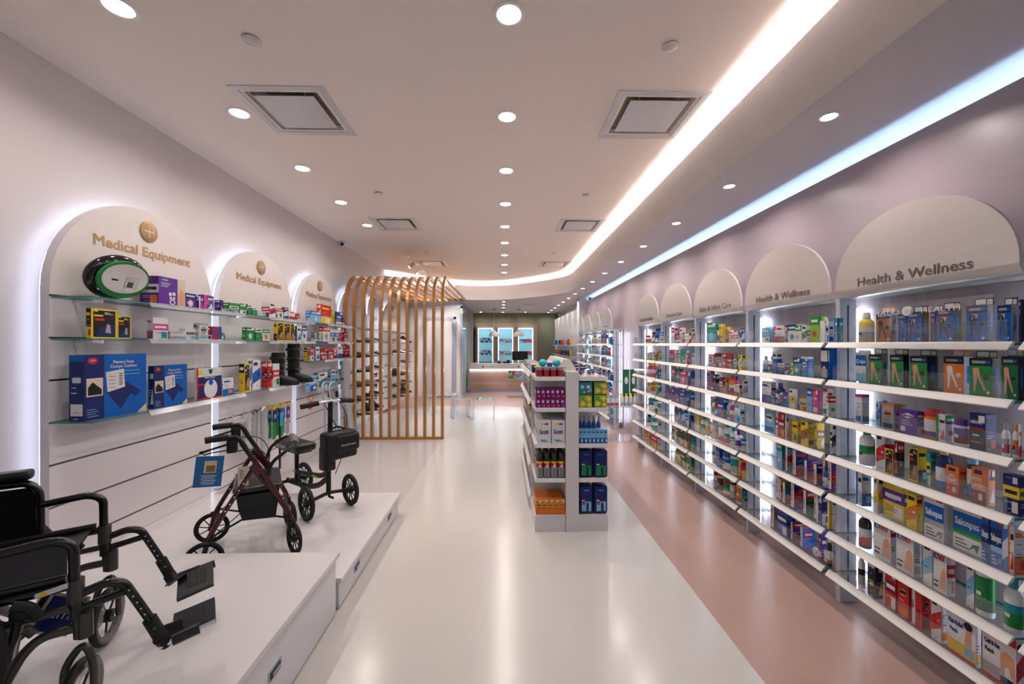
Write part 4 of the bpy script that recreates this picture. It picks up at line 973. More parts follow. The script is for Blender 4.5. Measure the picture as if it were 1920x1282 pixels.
RIGHT = table('''0 0 t 2.046 2.112 0.157 0.000 YWS||lotion bottle
0 0 s 1.913 1.993 0.147 0.027 AKC||stocking carton
0 0 s 1.838 1.880 0.133 0.000 BNC||stocking carton
0 0 s 1.768 1.835 0.138 0.032 BNC||stocking carton
0 0 s 1.711 1.733 0.134 0.000 NBC||stocking carton
0 0 s 1.639 1.709 0.141 0.032 BNC||stocking carton
0 0 s 1.523 1.596 0.146 0.033 BNC||stocking carton
0 0 s 1.450 1.494 0.138 0.000 BNC||stocking carton
0 0 s 1.363 1.424 0.154 0.000 NBW||stocking carton
0 1 g 2.038 2.110 0.173 0.000 WBL|Q-tips|cotton swab pack
0 1 s 1.959 2.033 0.153 0.032 GES||stocking carton
0 1 s 1.853 1.922 0.153 0.027 GES||stocking carton
0 1 s 1.745 1.822 0.151 0.049 GES||stocking carton
0 1 s 1.619 1.697 0.153 0.037 OAC||stocking carton
0 1 s 1.506 1.586 0.150 0.027 GES||stocking carton
0 1 s 1.429 1.481 0.159 0.024 ETW||stocking carton
0 2 b 2.071 2.113 0.154 0.039 WMB||slim carton
0 2 g 1.964 1.989 0.139 0.000 LBW||wipes pouch
0 2 b 1.898 1.961 0.128 0.059 SOK||vitamin carton
0 2 b 1.787 1.876 0.111 0.011 PWM|ONE A DAY|vitamin carton
0 2 j 1.714 1.784 0.127 0.000 ORP||vitamin jar
0 2 b 1.671 1.711 0.116 0.047 WGM||vitamin carton
0 2 j 1.606 1.655 0.107 0.000 WPD||vitamin jar
0 2 b 1.528 1.585 0.143 0.042 NKR|NERVIVE|nerve relief carton
0 2 t 1.463 1.486 0.121 0.000 WSR||pill bottle
0 2 t 1.439 1.459 0.122 0.000 WOS||pill bottle
0 2 j 1.394 1.428 0.128 0.000 OWR||gummy jar
0 3 t 2.043 2.110 0.194 0.000 WGW||lotion bottle
0 3 b 1.948 1.997 0.188 0.000 WRL||medical carton
0 3 b 1.901 1.945 0.122 0.035 KYA||balm carton
0 3 b 1.880 1.898 0.164 0.034 KRO||cream carton
0 3 b 1.798 1.842 0.154 0.042 YKL||liniment carton
0 3 b 1.733 1.753 0.151 0.000 TYW||ointment carton
0 3 t 1.675 1.731 0.191 0.000 NYB||gel bottle
0 3 b 1.621 1.671 0.122 0.040 ORW|LEG/CRAMPS|leg cramp carton
0 3 j 1.582 1.617 0.185 0.000 KLB||capsule jar
0 3 b 1.528 1.579 0.142 0.037 ODW|RESTFUL/LEGS|restful legs carton
0 3 b 1.431 1.481 0.145 0.038 NYW||ointment carton
0 4 b 2.071 2.107 0.175 0.000 WBL||wash carton
0 4 b 1.980 2.004 0.181 0.000 WYC||slim carton
0 4 b 1.867 1.976 0.190 0.029 YPW||insole carton
0 4 b 1.791 1.837 0.160 0.029 YOW||insole carton
0 4 b 1.678 1.760 0.190 0.017 WNS|Salonpas|patch carton
0 4 b 1.558 1.662 0.195 0.009 WNG|Salonpas|patch carton
0 4 b 1.518 1.544 0.188 0.000 BWN|Salonpas|patch pouch
0 4 b 1.477 1.515 0.186 0.000 BWL|Salonpas|patch pouch
0 4 b 1.441 1.461 0.179 0.000 WOR||patch carton
0 5 t 2.054 2.110 0.192 0.000 KWR||ointment bottle
0 5 b 1.916 2.007 0.189 0.026 WRS|ICYHOT|patch carton
0 5 b 1.804 1.887 0.190 0.037 WRS|ICYHOT|patch carton
0 5 b 1.726 1.766 0.189 0.000 WLS||brace carton
0 5 b 1.666 1.721 0.181 0.036 WRO|ICYHOT|roll carton
0 5 b 1.581 1.610 0.184 0.000 WLS||slim carton
0 5 c 1.524 1.579 0.189 0.000 WGE||powder canister
0 5 t 1.435 1.488 0.201 0.000 WTG||rinse bottle
0 6 t 2.077 2.109 0.188 0.000 WKS||pill bottle
0 6 b 1.992 2.039 0.188 0.036 KNY||pain relief carton
0 6 b 1.885 1.944 0.190 0.000 RDW||pain relief carton
0 6 b 1.826 1.881 0.191 0.013 RYO||pain relief carton
0 6 b 1.766 1.814 0.190 0.036 RWD|BENGAY|cream carton
0 6 b 1.688 1.730 0.183 0.000 WRO||patch carton
0 6 b 1.561 1.668 0.208 0.021 WRY|Pain Relief|patch carton
0 6 b 1.435 1.541 0.203 0.029 WRB|Cold & Hot|patch carton
1 0 g 2.791 2.886 0.115 0.000 LWT||wipes pouch
1 0 b 2.751 2.771 0.117 0.000 MWP||slim carton
1 0 b 2.652 2.740 0.119 0.000 WRT||cold remedy carton
1 0 b 2.564 2.648 0.121 0.000 WNT||cold remedy carton
1 0 b 2.500 2.559 0.111 0.000 WGC||herbal tea carton
1 0 b 2.454 2.495 0.108 0.000 WGC||herbal tea carton
1 0 b 2.356 2.427 0.159 0.000 FGR||tall herbal carton
1 0 c 2.362 2.414 0.078 0.000 GFW||tape roll
1 0 b 2.312 2.352 0.130 0.000 WKL|NIX|lice kit carton
1 0 b 2.264 2.309 0.139 0.000 WLB||rinse carton
1 0 b 2.226 2.249 0.139 0.000 TBL||nasal carton
1 1 t 2.850 2.892 0.120 0.000 WLB||spray bottle
1 1 t 2.778 2.845 0.121 0.000 WPG||syrup bottle
1 1 b 2.727 2.773 0.153 0.000 BWN||cold relief carton
1 1 b 2.650 2.720 0.075 0.000 NWB||vapour rub carton
1 1 j 2.576 2.630 0.079 0.000 NYW||vapour rub jar
1 1 b 2.507 2.572 0.119 0.000 TNW||cold relief carton
1 1 b 2.442 2.504 0.126 0.000 BWT||steam pad pouch
1 1 g 2.280 2.343 0.205 0.000 NWS|Q-tips|cotton swab pack
1 1 g 2.227 2.275 0.205 0.000 BWN|Q-tips|cotton swab pack
1 2 b 2.782 2.891 0.152 0.000 WPT||saline carton
1 2 b 2.763 2.826 0.090 0.028 TNW||throat lozenge carton
1 2 t 2.701 2.758 0.151 0.000 NPL||syrup bottle
1 2 b 2.663 2.698 0.096 0.029 BRT||sinus carton
1 2 b 2.558 2.609 0.126 0.019 WYK||allergy carton
1 2 b 2.478 2.537 0.074 0.016 YLR||cough drop carton
1 2 b 2.411 2.454 0.146 0.000 LBM||test carton
1 2 b 2.362 2.408 0.148 0.014 MRW||test carton
1 2 b 2.308 2.342 0.155 0.000 WRT||test carton
1 2 b 2.230 2.303 0.118 0.000 WRG||tea carton
1 3 b 2.780 2.891 0.175 0.000 LWB||tall pad carton
1 3 b 2.720 2.766 0.169 0.000 WRS||heat wrap carton
1 3 b 2.650 2.716 0.163 0.000 RDY||muscle rub carton
1 3 b 2.611 2.646 0.172 0.000 SWR||thermometer carton
1 3 b 2.532 2.602 0.136 0.000 YAG||brace carton
1 3 b 2.442 2.505 0.152 0.000 YAD||brace carton
1 3 b 2.396 2.417 0.152 0.045 YAW||brace carton
1 3 b 2.231 2.301 0.170 0.000 WKB||lancet carton
1 4 b 2.675 2.733 0.183 0.000 LTW||bandage carton
1 4 b 2.625 2.642 0.188 0.023 WRL|BAND-AID|bandage carton
1 4 b 2.547 2.577 0.166 0.068 WRN|BAND-AID|bandage carton
1 4 b 2.454 2.475 0.127 0.049 WRP|BAND-AID|bandage carton
1 4 b 2.376 2.400 0.126 0.021 WRN|BAND-AID|bandage carton
1 4 b 2.332 2.354 0.189 0.040 WRN|BAND-AID|bandage carton
1 4 t 2.308 2.342 0.135 0.000 BNL||antiseptic bottle
1 4 b 2.251 2.278 0.193 0.018 WRP|BAND-AID|bandage carton
1 5 b 2.733 2.763 0.173 0.000 WRL|BAND-AID|bandage carton
1 5 b 2.709 2.728 0.143 0.037 WRY|BAND-AID|bandage carton
1 5 b 2.647 2.670 0.143 0.035 WRT|BAND-AID|bandage carton
1 5 b 2.563 2.593 0.189 0.071 WRN|BAND-AID|bandage carton
1 5 b 2.469 2.493 0.153 0.026 WRE|BAND-AID|bandage carton
1 5 b 2.398 2.423 0.141 0.053 WRD|BAND-AID|bandage carton
1 5 b 2.333 2.378 0.181 0.000 NWP||gauze carton
1 5 b 2.237 2.301 0.199 0.000 WYC||gauze carton
1 6 b 2.757 2.793 0.178 0.000 WRS|BAND-AID|bandage carton
1 6 b 2.628 2.733 0.184 0.000 BNW||gauze carton
1 6 b 2.604 2.622 0.116 0.115 WRP|BAND-AID|bandage carton
1 6 b 2.500 2.519 0.134 0.059 WRB|BAND-AID|bandage carton
1 6 b 2.355 2.435 0.187 0.000 PNC||pad carton
1 6 r 2.378 2.433 0.109 0.000 WWC||white tape roll
1 6 r 2.321 2.369 0.141 0.000 WSC||clear tape roll
1 6 t 2.237 2.315 0.167 0.000 KWA||brown peroxide bottle
2 0 b 3.512 3.679 0.187 0.000 TGL||wipes carton
2 0 t 3.475 3.508 0.135 0.000 WNS||drops bottle
2 0 b 3.405 3.470 0.165 0.019 YAC||formula carton
2 0 b 3.315 3.365 0.136 0.000 AYD||formula carton
2 0 b 3.275 3.362 0.093 0.000 YRC||biscuit carton
2 0 b 3.182 3.271 0.093 0.000 WRC||biscuit carton
2 0 b 3.107 3.177 0.115 0.023 BWT||diaper cream carton
2 1 b 3.561 3.656 0.113 0.000 WRL||wipes carton
2 1 b 3.519 3.556 0.127 0.051 DSW||feeding carton
2 1 b 3.352 3.419 0.128 0.000 RDW||feeding carton
2 1 b 3.267 3.347 0.125 0.000 RDS||feeding carton
2 1 b 3.208 3.255 0.118 0.000 TWS||cream carton
2 1 b 3.128 3.202 0.117 0.000 YWP||gas drops carton
2 1 b 3.046 3.119 0.122 0.000 YWT||gas drops carton
2 2 b 3.627 3.685 0.176 0.000 PWM||nipple carton
2 2 t 3.573 3.619 0.152 0.000 DRW||syrup bottle
2 2 b 3.519 3.567 0.147 0.033 KNR||thermometer carton
2 2 b 3.411 3.464 0.131 0.000 DWR||syrup carton
2 2 b 3.360 3.406 0.139 0.000 OSR||syrup carton
2 2 t 3.290 3.352 0.155 0.000 ORD||syrup bottle
2 2 t 3.228 3.271 0.157 0.000 MNR||syrup bottle
2 2 b 3.168 3.230 0.095 0.000 WOA||drops carton
2 2 b 3.110 3.161 0.124 0.000 KDW||drops carton
2 2 b 3.054 3.102 0.135 0.000 WSL||drops carton
2 3 b 3.607 3.643 0.154 0.000 PWL||soother carton
2 3 t 3.560 3.601 0.135 0.000 WGS||cream bottle
2 3 t 3.516 3.553 0.158 0.000 RDW||cream bottle
2 3 b 3.395 3.498 0.171 0.000 BNR||wipes carton
2 3 t 3.348 3.387 0.157 0.000 WLG||powder bottle
2 3 t 3.299 3.339 0.156 0.000 MWR||shampoo bottle
2 3 t 3.251 3.293 0.147 0.000 LWB||lotion bottle
2 3 b 3.167 3.243 0.154 0.000 WLT||brush carton
2 4 b 3.850 3.912 0.165 0.000 YWC||soap carton
2 4 t 3.737 3.821 0.177 0.000 WTC||baby wash bottle
2 4 t 3.669 3.727 0.176 0.000 WYC||baby lotion bottle
2 4 t 3.552 3.646 0.175 0.000 WCC||baby lotion bottle
2 4 t 3.417 3.510 0.178 0.000 WWR||baby wash bottle
2 4 t 3.337 3.413 0.180 0.000 WTR||baby wash bottle
2 4 t 3.259 3.326 0.164 0.000 WTC||baby oil bottle
2 4 t 3.188 3.248 0.146 0.000 WPC||baby oil bottle
2 4 j 3.055 3.194 0.097 0.000 WBC||wide tub
2 5 b 3.521 3.583 0.171 0.000 WSB||feeding bottle carton
2 5 b 3.462 3.513 0.175 0.000 BSL||feeding bottle carton
2 5 j 3.345 3.450 0.142 0.000 SBW||formula jar
2 5 c 3.225 3.328 0.157 0.000 WTS||powder tub
2 5 b 3.159 3.204 0.171 0.061 RYO||cereal carton
2 6 j 3.526 3.583 0.180 0.000 KRS||food jar
2 6 j 3.445 3.519 0.179 0.000 WDK||food jar
2 6 j 3.339 3.436 0.170 0.000 RGW||food jar
2 6 j 3.282 3.331 0.180 0.000 KWS||food jar
2 6 j 3.118 3.277 0.198 0.000 WOA||food tub
2 6 b 3.044 3.111 0.196 0.000 TBN||wipes carton
3 0 b 4.380 4.460 0.176 0.000 WRC||liner carton
3 0 t 4.259 4.371 0.175 0.000 PMW||wash bottle
3 0 b 4.195 4.250 0.164 0.000 CWR||liner carton
3 0 j 4.065 4.175 0.096 0.000 SWC||wipes jar
3 0 t 3.978 4.054 0.148 0.000 KTR||wash bottle
3 0 b 3.874 3.971 0.148 0.000 CAS||liner carton
3 1 b 4.395 4.517 0.145 0.000 MKP||liner carton
3 1 b 4.308 4.384 0.142 0.000 CRW||liner carton
3 1 b 4.242 4.300 0.146 0.000 CGW||liner carton
3 1 b 4.102 4.234 0.145 0.000 TGW||liner carton
3 1 b 4.035 4.132 0.110 0.000 RWD||test carton
3 1 b 3.871 4.010 0.112 0.000 WBL||liner carton
3 2 b 4.350 4.472 0.184 0.000 EMK||pad pack
3 2 b 4.246 4.341 0.190 0.000 KTM||pad pack
3 2 b 4.102 4.238 0.134 0.000 MRW||pad pack
3 2 b 4.001 4.095 0.144 0.000 BRN||tampon carton
3 2 b 3.878 3.996 0.153 0.000 PBR||tampon carton
3 3 b 4.558 4.646 0.157 0.000 PNM||pad pack
3 3 b 4.481 4.549 0.158 0.000 PNM||pad pack
3 3 b 4.395 4.472 0.155 0.000 NPM||pad pack
3 3 b 4.259 4.386 0.158 0.000 PNL||pad pack
3 3 b 4.131 4.250 0.168 0.000 BNP||pad pack
3 3 b 4.010 4.121 0.186 0.000 NBR||pad pack
3 3 b 3.874 4.003 0.191 0.000 TBR||pad pack
3 4 b 4.312 4.415 0.195 0.000 NRL||pad pack
3 4 b 4.227 4.301 0.191 0.000 NTW||pad pack
3 4 b 4.116 4.216 0.187 0.000 NLW||pad pack
3 4 b 3.902 4.048 0.207 0.000 NLK||overnight pad pack
3 5 b 4.382 4.496 0.154 0.000 KAC||hair dye carton
3 5 b 4.290 4.373 0.175 0.000 ECK||hair dye carton
3 5 b 4.171 4.276 0.187 0.000 KAC||hair dye carton
3 5 b 4.067 4.162 0.191 0.000 KAY||hair dye carton
3 5 b 3.956 4.058 0.195 0.000 KAG||hair dye carton
3 5 b 3.873 3.944 0.176 0.000 TSK||hair dye carton
3 6 t 4.272 4.411 0.177 0.000 FKY||hair gel bottle
3 6 b 4.116 4.236 0.200 0.000 GEW||hair kit carton
3 6 b 4.002 4.103 0.176 0.000 GWE||hair kit carton
3 6 b 3.874 3.979 0.192 0.000 EGK||hair kit carton
4 0 t 5.216 5.334 0.108 0.000 WRC||antacid bottle
4 0 t 5.024 5.139 0.146 0.000 DKR||antacid bottle
4 0 t 4.887 5.007 0.188 0.000 BNW||magnesia bottle
4 0 t 4.752 4.873 0.185 0.000 BNW||magnesia bottle
4 0 b 4.697 4.744 0.135 0.000 WTG||laxative carton
4 1 b 5.168 5.241 0.092 0.000 CNA||antacid carton
4 1 b 5.024 5.151 0.100 0.000 WDP||antacid carton
4 1 b 4.946 5.007 0.102 0.000 YNG||antacid carton
4 1 b 4.844 4.935 0.114 0.000 YKB||antacid carton
4 1 b 4.707 4.829 0.092 0.000 WGS||antacid carton
4 2 t 5.121 5.259 0.177 0.000 MYO||stomach relief bottle
4 2 t 4.951 5.092 0.185 0.000 MYR||stomach relief bottle
4 2 b 4.777 4.919 0.113 0.000 NTW||digestive carton
4 2 t 4.702 4.762 0.138 0.000 SWK||fibre bottle
4 3 j 5.180 5.322 0.129 0.000 AYC||fibre jar
4 3 j 4.973 5.168 0.146 0.000 YAW||fibre jar
4 3 b 4.847 4.957 0.157 0.000 GYB||probiotic carton
4 3 b 4.707 4.834 0.167 0.000 WGT||probiotic carton
4 4 j 5.076 5.259 0.154 0.000 STW||lozenge jar
4 4 j 4.887 5.063 0.128 0.000 SWG||lozenge jar
4 4 b 4.701 4.870 0.123 0.000 WGS||lozenge carton
4 5 t 5.159 5.317 0.150 0.000 TNW||mouthwash bottle
4 5 t 5.001 5.127 0.165 0.000 TWG||mouthwash bottle
4 5 b 4.690 4.887 0.165 0.000 WSK||toothpaste carton
4 6 b 5.192 5.328 0.156 0.000 ORA||enema carton
4 6 b 5.101 5.179 0.169 0.000 GYK||enema carton
4 6 b 4.881 5.085 0.198 0.000 ORY||enema carton
4 6 b 4.712 4.870 0.206 0.000 WPO||enema carton''')
LEFT = table('''0 0 b 2.799 3.029 0.194 0.123 PWO||breast pump carton
0 0 b 3.041 3.158 0.111 0.000 PNW||bottle carton
0 0 b 3.164 3.210 0.101 0.000 PWM||bottle carton
0 0 b 3.214 3.323 0.117 0.000 PMW||nursing pad carton
0 1 b 2.347 2.505 0.170 0.027 KYR||back support carton
0 1 b 2.482 2.596 0.140 0.012 YKR||heat wrap carton
0 1 b 2.759 2.884 0.145 0.040 WMT||compression carton
0 1 b 2.896 3.039 0.058 0.000 WSL||small white carton
0 1 b 3.052 3.160 0.082 0.000 WSL||small white carton
0 1 b 3.165 3.263 0.126 0.000 WSL||small white carton
0 1 b 3.304 3.416 0.109 0.022 BWR|BAND-AID|bandage carton
0 2 b 2.314 2.710 0.368 0.082 BNW|Memory Foam/Coccyx Cushion|cushion carton
0 2 b 2.760 3.048 0.284 0.037 BNW|Memory Foam/Lumbar Cushion|cushion carton
0 2 b 3.139 3.416 0.243 0.017 WNR|Warm Steam|vaporiser carton
1 0 b 3.398 3.442 0.096 0.000 NPW||nursing carton
1 0 b 3.509 3.636 0.086 0.000 GWS||gauze carton
1 0 b 3.653 3.745 0.095 0.000 GWE||gauze carton
1 0 b 3.757 3.816 0.097 0.000 EWG||gauze carton
1 0 b 3.828 3.909 0.075 0.000 GWE||gauze carton
1 0 b 4.105 4.213 0.144 0.078 WRP||monitor carton
1 0 b 4.256 4.360 0.102 0.000 WRG||monitor carton
1 0 b 4.368 4.462 0.124 0.000 NWS||thermometer carton
1 0 b 4.478 4.602 0.097 0.000 WRD||monitor carton
1 0 b 4.616 4.710 0.080 0.000 RDW||monitor carton
1 1 b 3.422 3.485 0.064 0.000 GOW||bandage carton
1 1 b 3.734 3.863 0.120 0.036 GEW||dressing carton
1 1 b 3.879 3.978 0.116 0.000 GWE||dressing carton
1 1 b 3.987 4.105 0.111 0.000 WGO||dressing carton
1 1 b 4.244 4.363 0.193 0.037 YKA||ankle support carton
1 1 b 4.372 4.499 0.192 0.000 YKA||ankle support carton
1 1 b 4.505 4.585 0.193 0.000 YKA||ankle support carton
1 1 b 4.602 4.742 0.173 0.000 WNB||wrist support carton
1 1 b 4.761 4.873 0.180 0.000 WNB||wrist support carton
1 2 b 3.427 3.563 0.142 0.000 WBO||pulse monitor carton
1 2 b 3.710 3.791 0.252 0.047 YKA||knee brace carton
1 2 b 3.791 3.841 0.299 0.000 WBN||knee sleeve carton
1 2 b 3.860 3.985 0.278 0.000 WBN||knee sleeve carton
1 2 b 4.089 4.165 0.255 0.057 RDW||elbow brace carton
1 2 b 4.171 4.286 0.229 0.000 WRG||elbow brace carton
2 0 b 4.954 5.261 0.137 0.000 LBW||pill organiser tub
2 0 b 5.261 5.573 0.244 0.000 RYW||splint carton
2 0 b 5.583 5.675 0.201 0.000 FYG||slim carton
2 0 b 5.685 5.970 0.189 0.000 NBW||monitor carton
2 0 j 5.982 6.170 0.117 0.000 SDW||mug
2 1 b 5.071 5.166 0.106 0.000 BYW||finger splint carton
2 1 b 5.182 5.288 0.110 0.000 BYW||finger splint carton
2 1 b 5.310 5.523 0.196 0.054 WRS||wrist splint carton
2 1 b 5.535 5.675 0.167 0.000 WBN||wrist splint carton
2 1 b 5.685 5.841 0.168 0.000 WBN||wrist splint carton
2 1 b 5.857 5.993 0.168 0.000 RDW||thumb splint carton
2 1 b 6.005 6.154 0.184 0.000 RDW||thumb splint carton
2 3 b 4.885 4.947 0.154 0.039 YKA||back brace carton
2 3 b 4.962 5.051 0.148 0.000 RWD||back brace carton
2 3 b 5.059 5.214 0.167 0.000 WBN||back brace carton
2 3 b 5.228 5.354 0.145 0.000 DRW||calf sleeve carton
2 3 b 5.363 5.444 0.138 0.000 RKW||calf sleeve carton
2 3 b 5.459 5.624 0.142 0.000 RDW||calf sleeve carton
2 3 b 5.635 5.752 0.135 0.000 RWK||calf sleeve carton
2 3 b 5.769 5.956 0.172 0.000 WBN||calf sleeve carton
2 3 b 6.047 6.229 0.180 0.000 RDK||calf sleeve carton''')
SN = ['top', 'second', 'third', 'fourth', 'fifth', 'sixth', 'bottom']
shelve(RIGHT, 'R', RZ, 1.855, ['nearest wellness bay', 'second wellness bay', 'baby-care bay', 'feminine-care bay', 'digestive bay'], SN, 'goods on the right shelves')
shelve(LEFT, 'L', [1.715, 1.482, 1.02, 1.25], -2.315, ['nearest left arch', 'middle left arch', 'third left arch'], ['top', 'second', 'lowest', 'third'], 'goods on the left arch shelves')

# far right shelving: small repeats of a few cartons and bottles
rng = random.Random(11)
NOUNB = ['toothbrush carton', 'cosmetics carton', 'shampoo bottle', 'lotion bottle', 'soap carton', 'cream jar']
pal_far = [('KWS', 'NWR', 'WSR', 'TWN'), ('WSK', 'CWS', 'LWB', 'WTL'), ('LWS', 'WRS', 'CWA', 'SWL'), ('RWD', 'NBR', 'BNT', 'TLW'),]
protof = {}
for b in range(4):
    y0, y1 = PY2[b] + .03, PY2[b + 1] - .03
    for s in range(7):
        y = y1 - rng.uniform(.01, .05); i = 0
        while y > y0 + .04 and i < 7:
            kd = rng.choice('bbbtj' if s > 1 else 'bbbb'); w = rng.choice((.05, .07, .09)); h = rng.choice((.12, .15, .17)); cols = rng.choice(pal_far[3 - b])
            if y - w < y0: break
            noun = {'b': ('toothbrush' if b == 0 else 'cosmetics') + ' carton', 't': 'shampoo bottle', 'j': 'cream jar'}[kd]
            key = (kd, w, h, cols, noun)
            if key not in protof:
                o, kids = product(kd, noun.replace(' ', '_'), w, h, .05, cols, None, rng.randrange(999)); protof[key] = (o, kids); o.location = (1.86, y - w / 2, RZ[s] + .0008); o.rotation_euler = (0, 0, -PI / 2)
            else: o = copy_fast(*protof[key], (1.86, y - w / 2, RZ[s] + .0008), -PI / 2)
            tag(o, '%s %s, %s on %s shelf, %s far bay' % (words(cols), noun, ORD[i], SN[s], ORD[b]), noun.split()[-1], 'goods on the far right shelving')
            y -= w + rng.choice((.004, .01, .05)); i += 1
# white wall unit goods
for s, z in enumerate((.52, .82, 1.12, 1.42)):
    for i in range(9):
        cols = rng.choice(('RWO', 'OYR', 'KYR', 'LWB', 'NTW', 'YKO')); noun = 'snack pouch'
        key = ('u', cols)
        if key not in protof:
            o, kids = product('g', 'snack_pouch', .14, .17, .06, cols, None, rng.randrange(999)); protof[key] = (o, kids); o.location = (1.735, 10.6 + i * .4, z + .001); o.rotation_euler = (0, 0, -PI / 2)
        else: o = copy_fast(*protof[key], (1.735, 10.6 + i * .4, z + .001), -PI / 2)
        tag(o, '%s %s, %s along %s shelf of the far white unit' % (words(cols), noun, ORD[i], ORD[3 - s]), 'pouch', 'pouches on the far white unit')
# lit niches
NCOL = [('WBN', 'WBN', 'WBN', 'WBN', 'NWB', 'LWB'), ('PMW', 'MWP', 'WMR', 'WRM', 'WSR', 'TWL'), ('LBW', 'BWL', 'BLW', 'RMW', 'MRW', 'RMD')]
for i, (a, b) in enumerate(NX):
    for s, z in enumerate((1.51, 1.06)):
        for q in range(6):
            w = (b - a - .12) / 6; o, kids = product('b', 'medicine_carton', w * .92, .17 if i == 0 else .13, .08, NCOL[i][q], None, q)
            o.location = (a + .06 + w * (q + .5), BX + .12, z + .001)
            tag(o, '%s medicine carton, %s on %s shelf of the %s lit niche' % (words(NCOL[i][q]), ORD[q], ('upper', 'lower')[s], ('left', 'middle', 'right')[i]), 'carton', 'cartons in the lit niches')

# ------------------------------------------------------------------ gondola goods
def row_of(kind, name, noun, cols, w, h, d, x0, nx, gap, z, ny=1, dy=.0, nz=1, y=None, texts=None, where='', grp='', seed=3, dyy=None):
    first = None; n = 0; y = (GY + .012) if y is None else y
    for kz in range(nz):
        for ky in range(ny):
            for kx in range(nx):
                loc = (x0 + (w + gap) * (kx + .5), y + ky * (d + .004) + (dyy or 0), z + kz * (h + .0012) + .001)
                if first is None: first = product(kind, name, w, h, d, cols, texts, seed); o = first[0]; o.location = loc
                else: o = copy_fast(first[0], first[1], loc)
                rowp = ('front', 'second', 'third', 'fourth', 'back')[ky] + ' row' if ny > 1 else ''
                lev = ('lower layer', 'upper layer')[kz] if nz > 1 else ''
                lab = ', '.join(q for q in ('%s %s' % (words(cols), noun), '%s from left' % ORD[kx], rowp, lev, where) if q)
                tag(o, lab, noun.split()[-1], grp)
GW = 'gondola end '
row_of('v', 'candle_jar', 'glass candle jar', 'DSR', .050, .062, .05, GX0 + .012, 4, .004, 1.195, ny=3, where=GW + 'top shelf', grp='candle jars on the gondola')
row_of('b', 'tissue_carton', 'tissue carton', 'UMW', .0365, .074, .07, GX0 + .008, 6, .0012, .955, ny=2, nz=2, where=GW + 'second shelf', grp='purple cartons on the gondola', seed=14)
row_of('b', 'paper_towel_pack', 'paper towel pack', 'WBN', .104, .182, .11, GX0 + .018, 2, .006, .677, ny=3, where=GW + 'third shelf', grp='paper towel packs on the gondola', seed=4)
row_of('a', 'spray_can', 'insect spray can', 'KKY', .052, .205, .052, GX0 + .012, 4, .004, .41, ny=3, where=GW + 'fourth shelf', grp='spray cans on the gondola', seed=3)
row_of('b', 'orange_carton', 'small carton', 'OYO', .044, .112, .044, GX0 + .008, 5, .0012, .131, ny=5, where=GW + 'bottom shelf', grp='orange cartons on the gondola', seed=6)
def lemon_tin(x, z, blue, label):
    w, h, d = .104, .1, .1; m = MB(); a, b = ('E', 'L') if blue else ('F', 'Y')
    m.rbox(-w / 2, 0, 0, w / 2, d, h, pm('N' if blue else 'E'), .006)
    m.M = Matrix.Translation((0, -.001, 0)); R = random.Random(3 + blue)
    m.add([(-w * .47, 0, .004), (w * .47, 0, .004), (w * .47, 0, h - .004), (-w * .47, 0, h - .004)], [(0, 1, 2, 3)], pm('T' if blue else 'F'))
    for (u, v, r, c) in (((.2, .25, .02, 'P'), (-.25, .6, .014, 'W'), (.2, .6, .016, 'W'), (-.1, .2, .016, 'G'), (.35, .35, .012, 'L')) if blue else ((-.2, .3, .024, 'Y'), (.22, .68, .024, 'Y'), (.28, .22, .02, 'Y'), (-.25, .75, .014, 'E'), (.02, .5, .013, 'E'), (0, .12, .012, 'E'))):
        m.add([(w * u + r * math.cos(2 * PI * k / 12), -.0006, h * v + r * .9 * math.sin(2 * PI * k / 12)) for k in range(12)], [tuple(range(12))], pm(c))
        m.add([(w * u + r * .5 * math.cos(2 * PI * k / 10), -.0012, h * v + r * .4 * math.sin(2 * PI * k / 10)) for k in range(10)], [tuple(range(10))], pm('C' if not blue else 'W'))
    m.M = Matrix.Identity(4)
    tag(m.build('printed_tissue_box', loc=(x, GY + .012, z), smooth=False), label, 'tissue box', 'printed tissue boxes on the gondola')
lemon_tin(.643, 1.0575, True, 'blue floral tissue box, upper left of four on the gondola end'); lemon_tin(.760, 1.0575, False, 'lemon print tissue box, upper right of four on the gondola end')
lemon_tin(.643, .9565, False, 'lemon print tissue box, lower left, under the blue floral box'); lemon_tin(.760, .9565, False, 'lemon print tissue box, lower right of four on the gondola end')
row_of('b', 'wipes_carton', 'wipes carton', 'LBW', .0305, .108, .06, .592, 7, .0012, .677, where=GW + 'right side third shelf', grp='blue cartons on the gondola', seed=1)
row_of('t', 'mouthwash_bottle', 'mouthwash bottle', 'BSL', .036, .196, .036, .597, 5, .002, .677, y=GY + .10, where='behind the blue cartons on the gondola', grp='blue bottles on the gondola', seed=2)
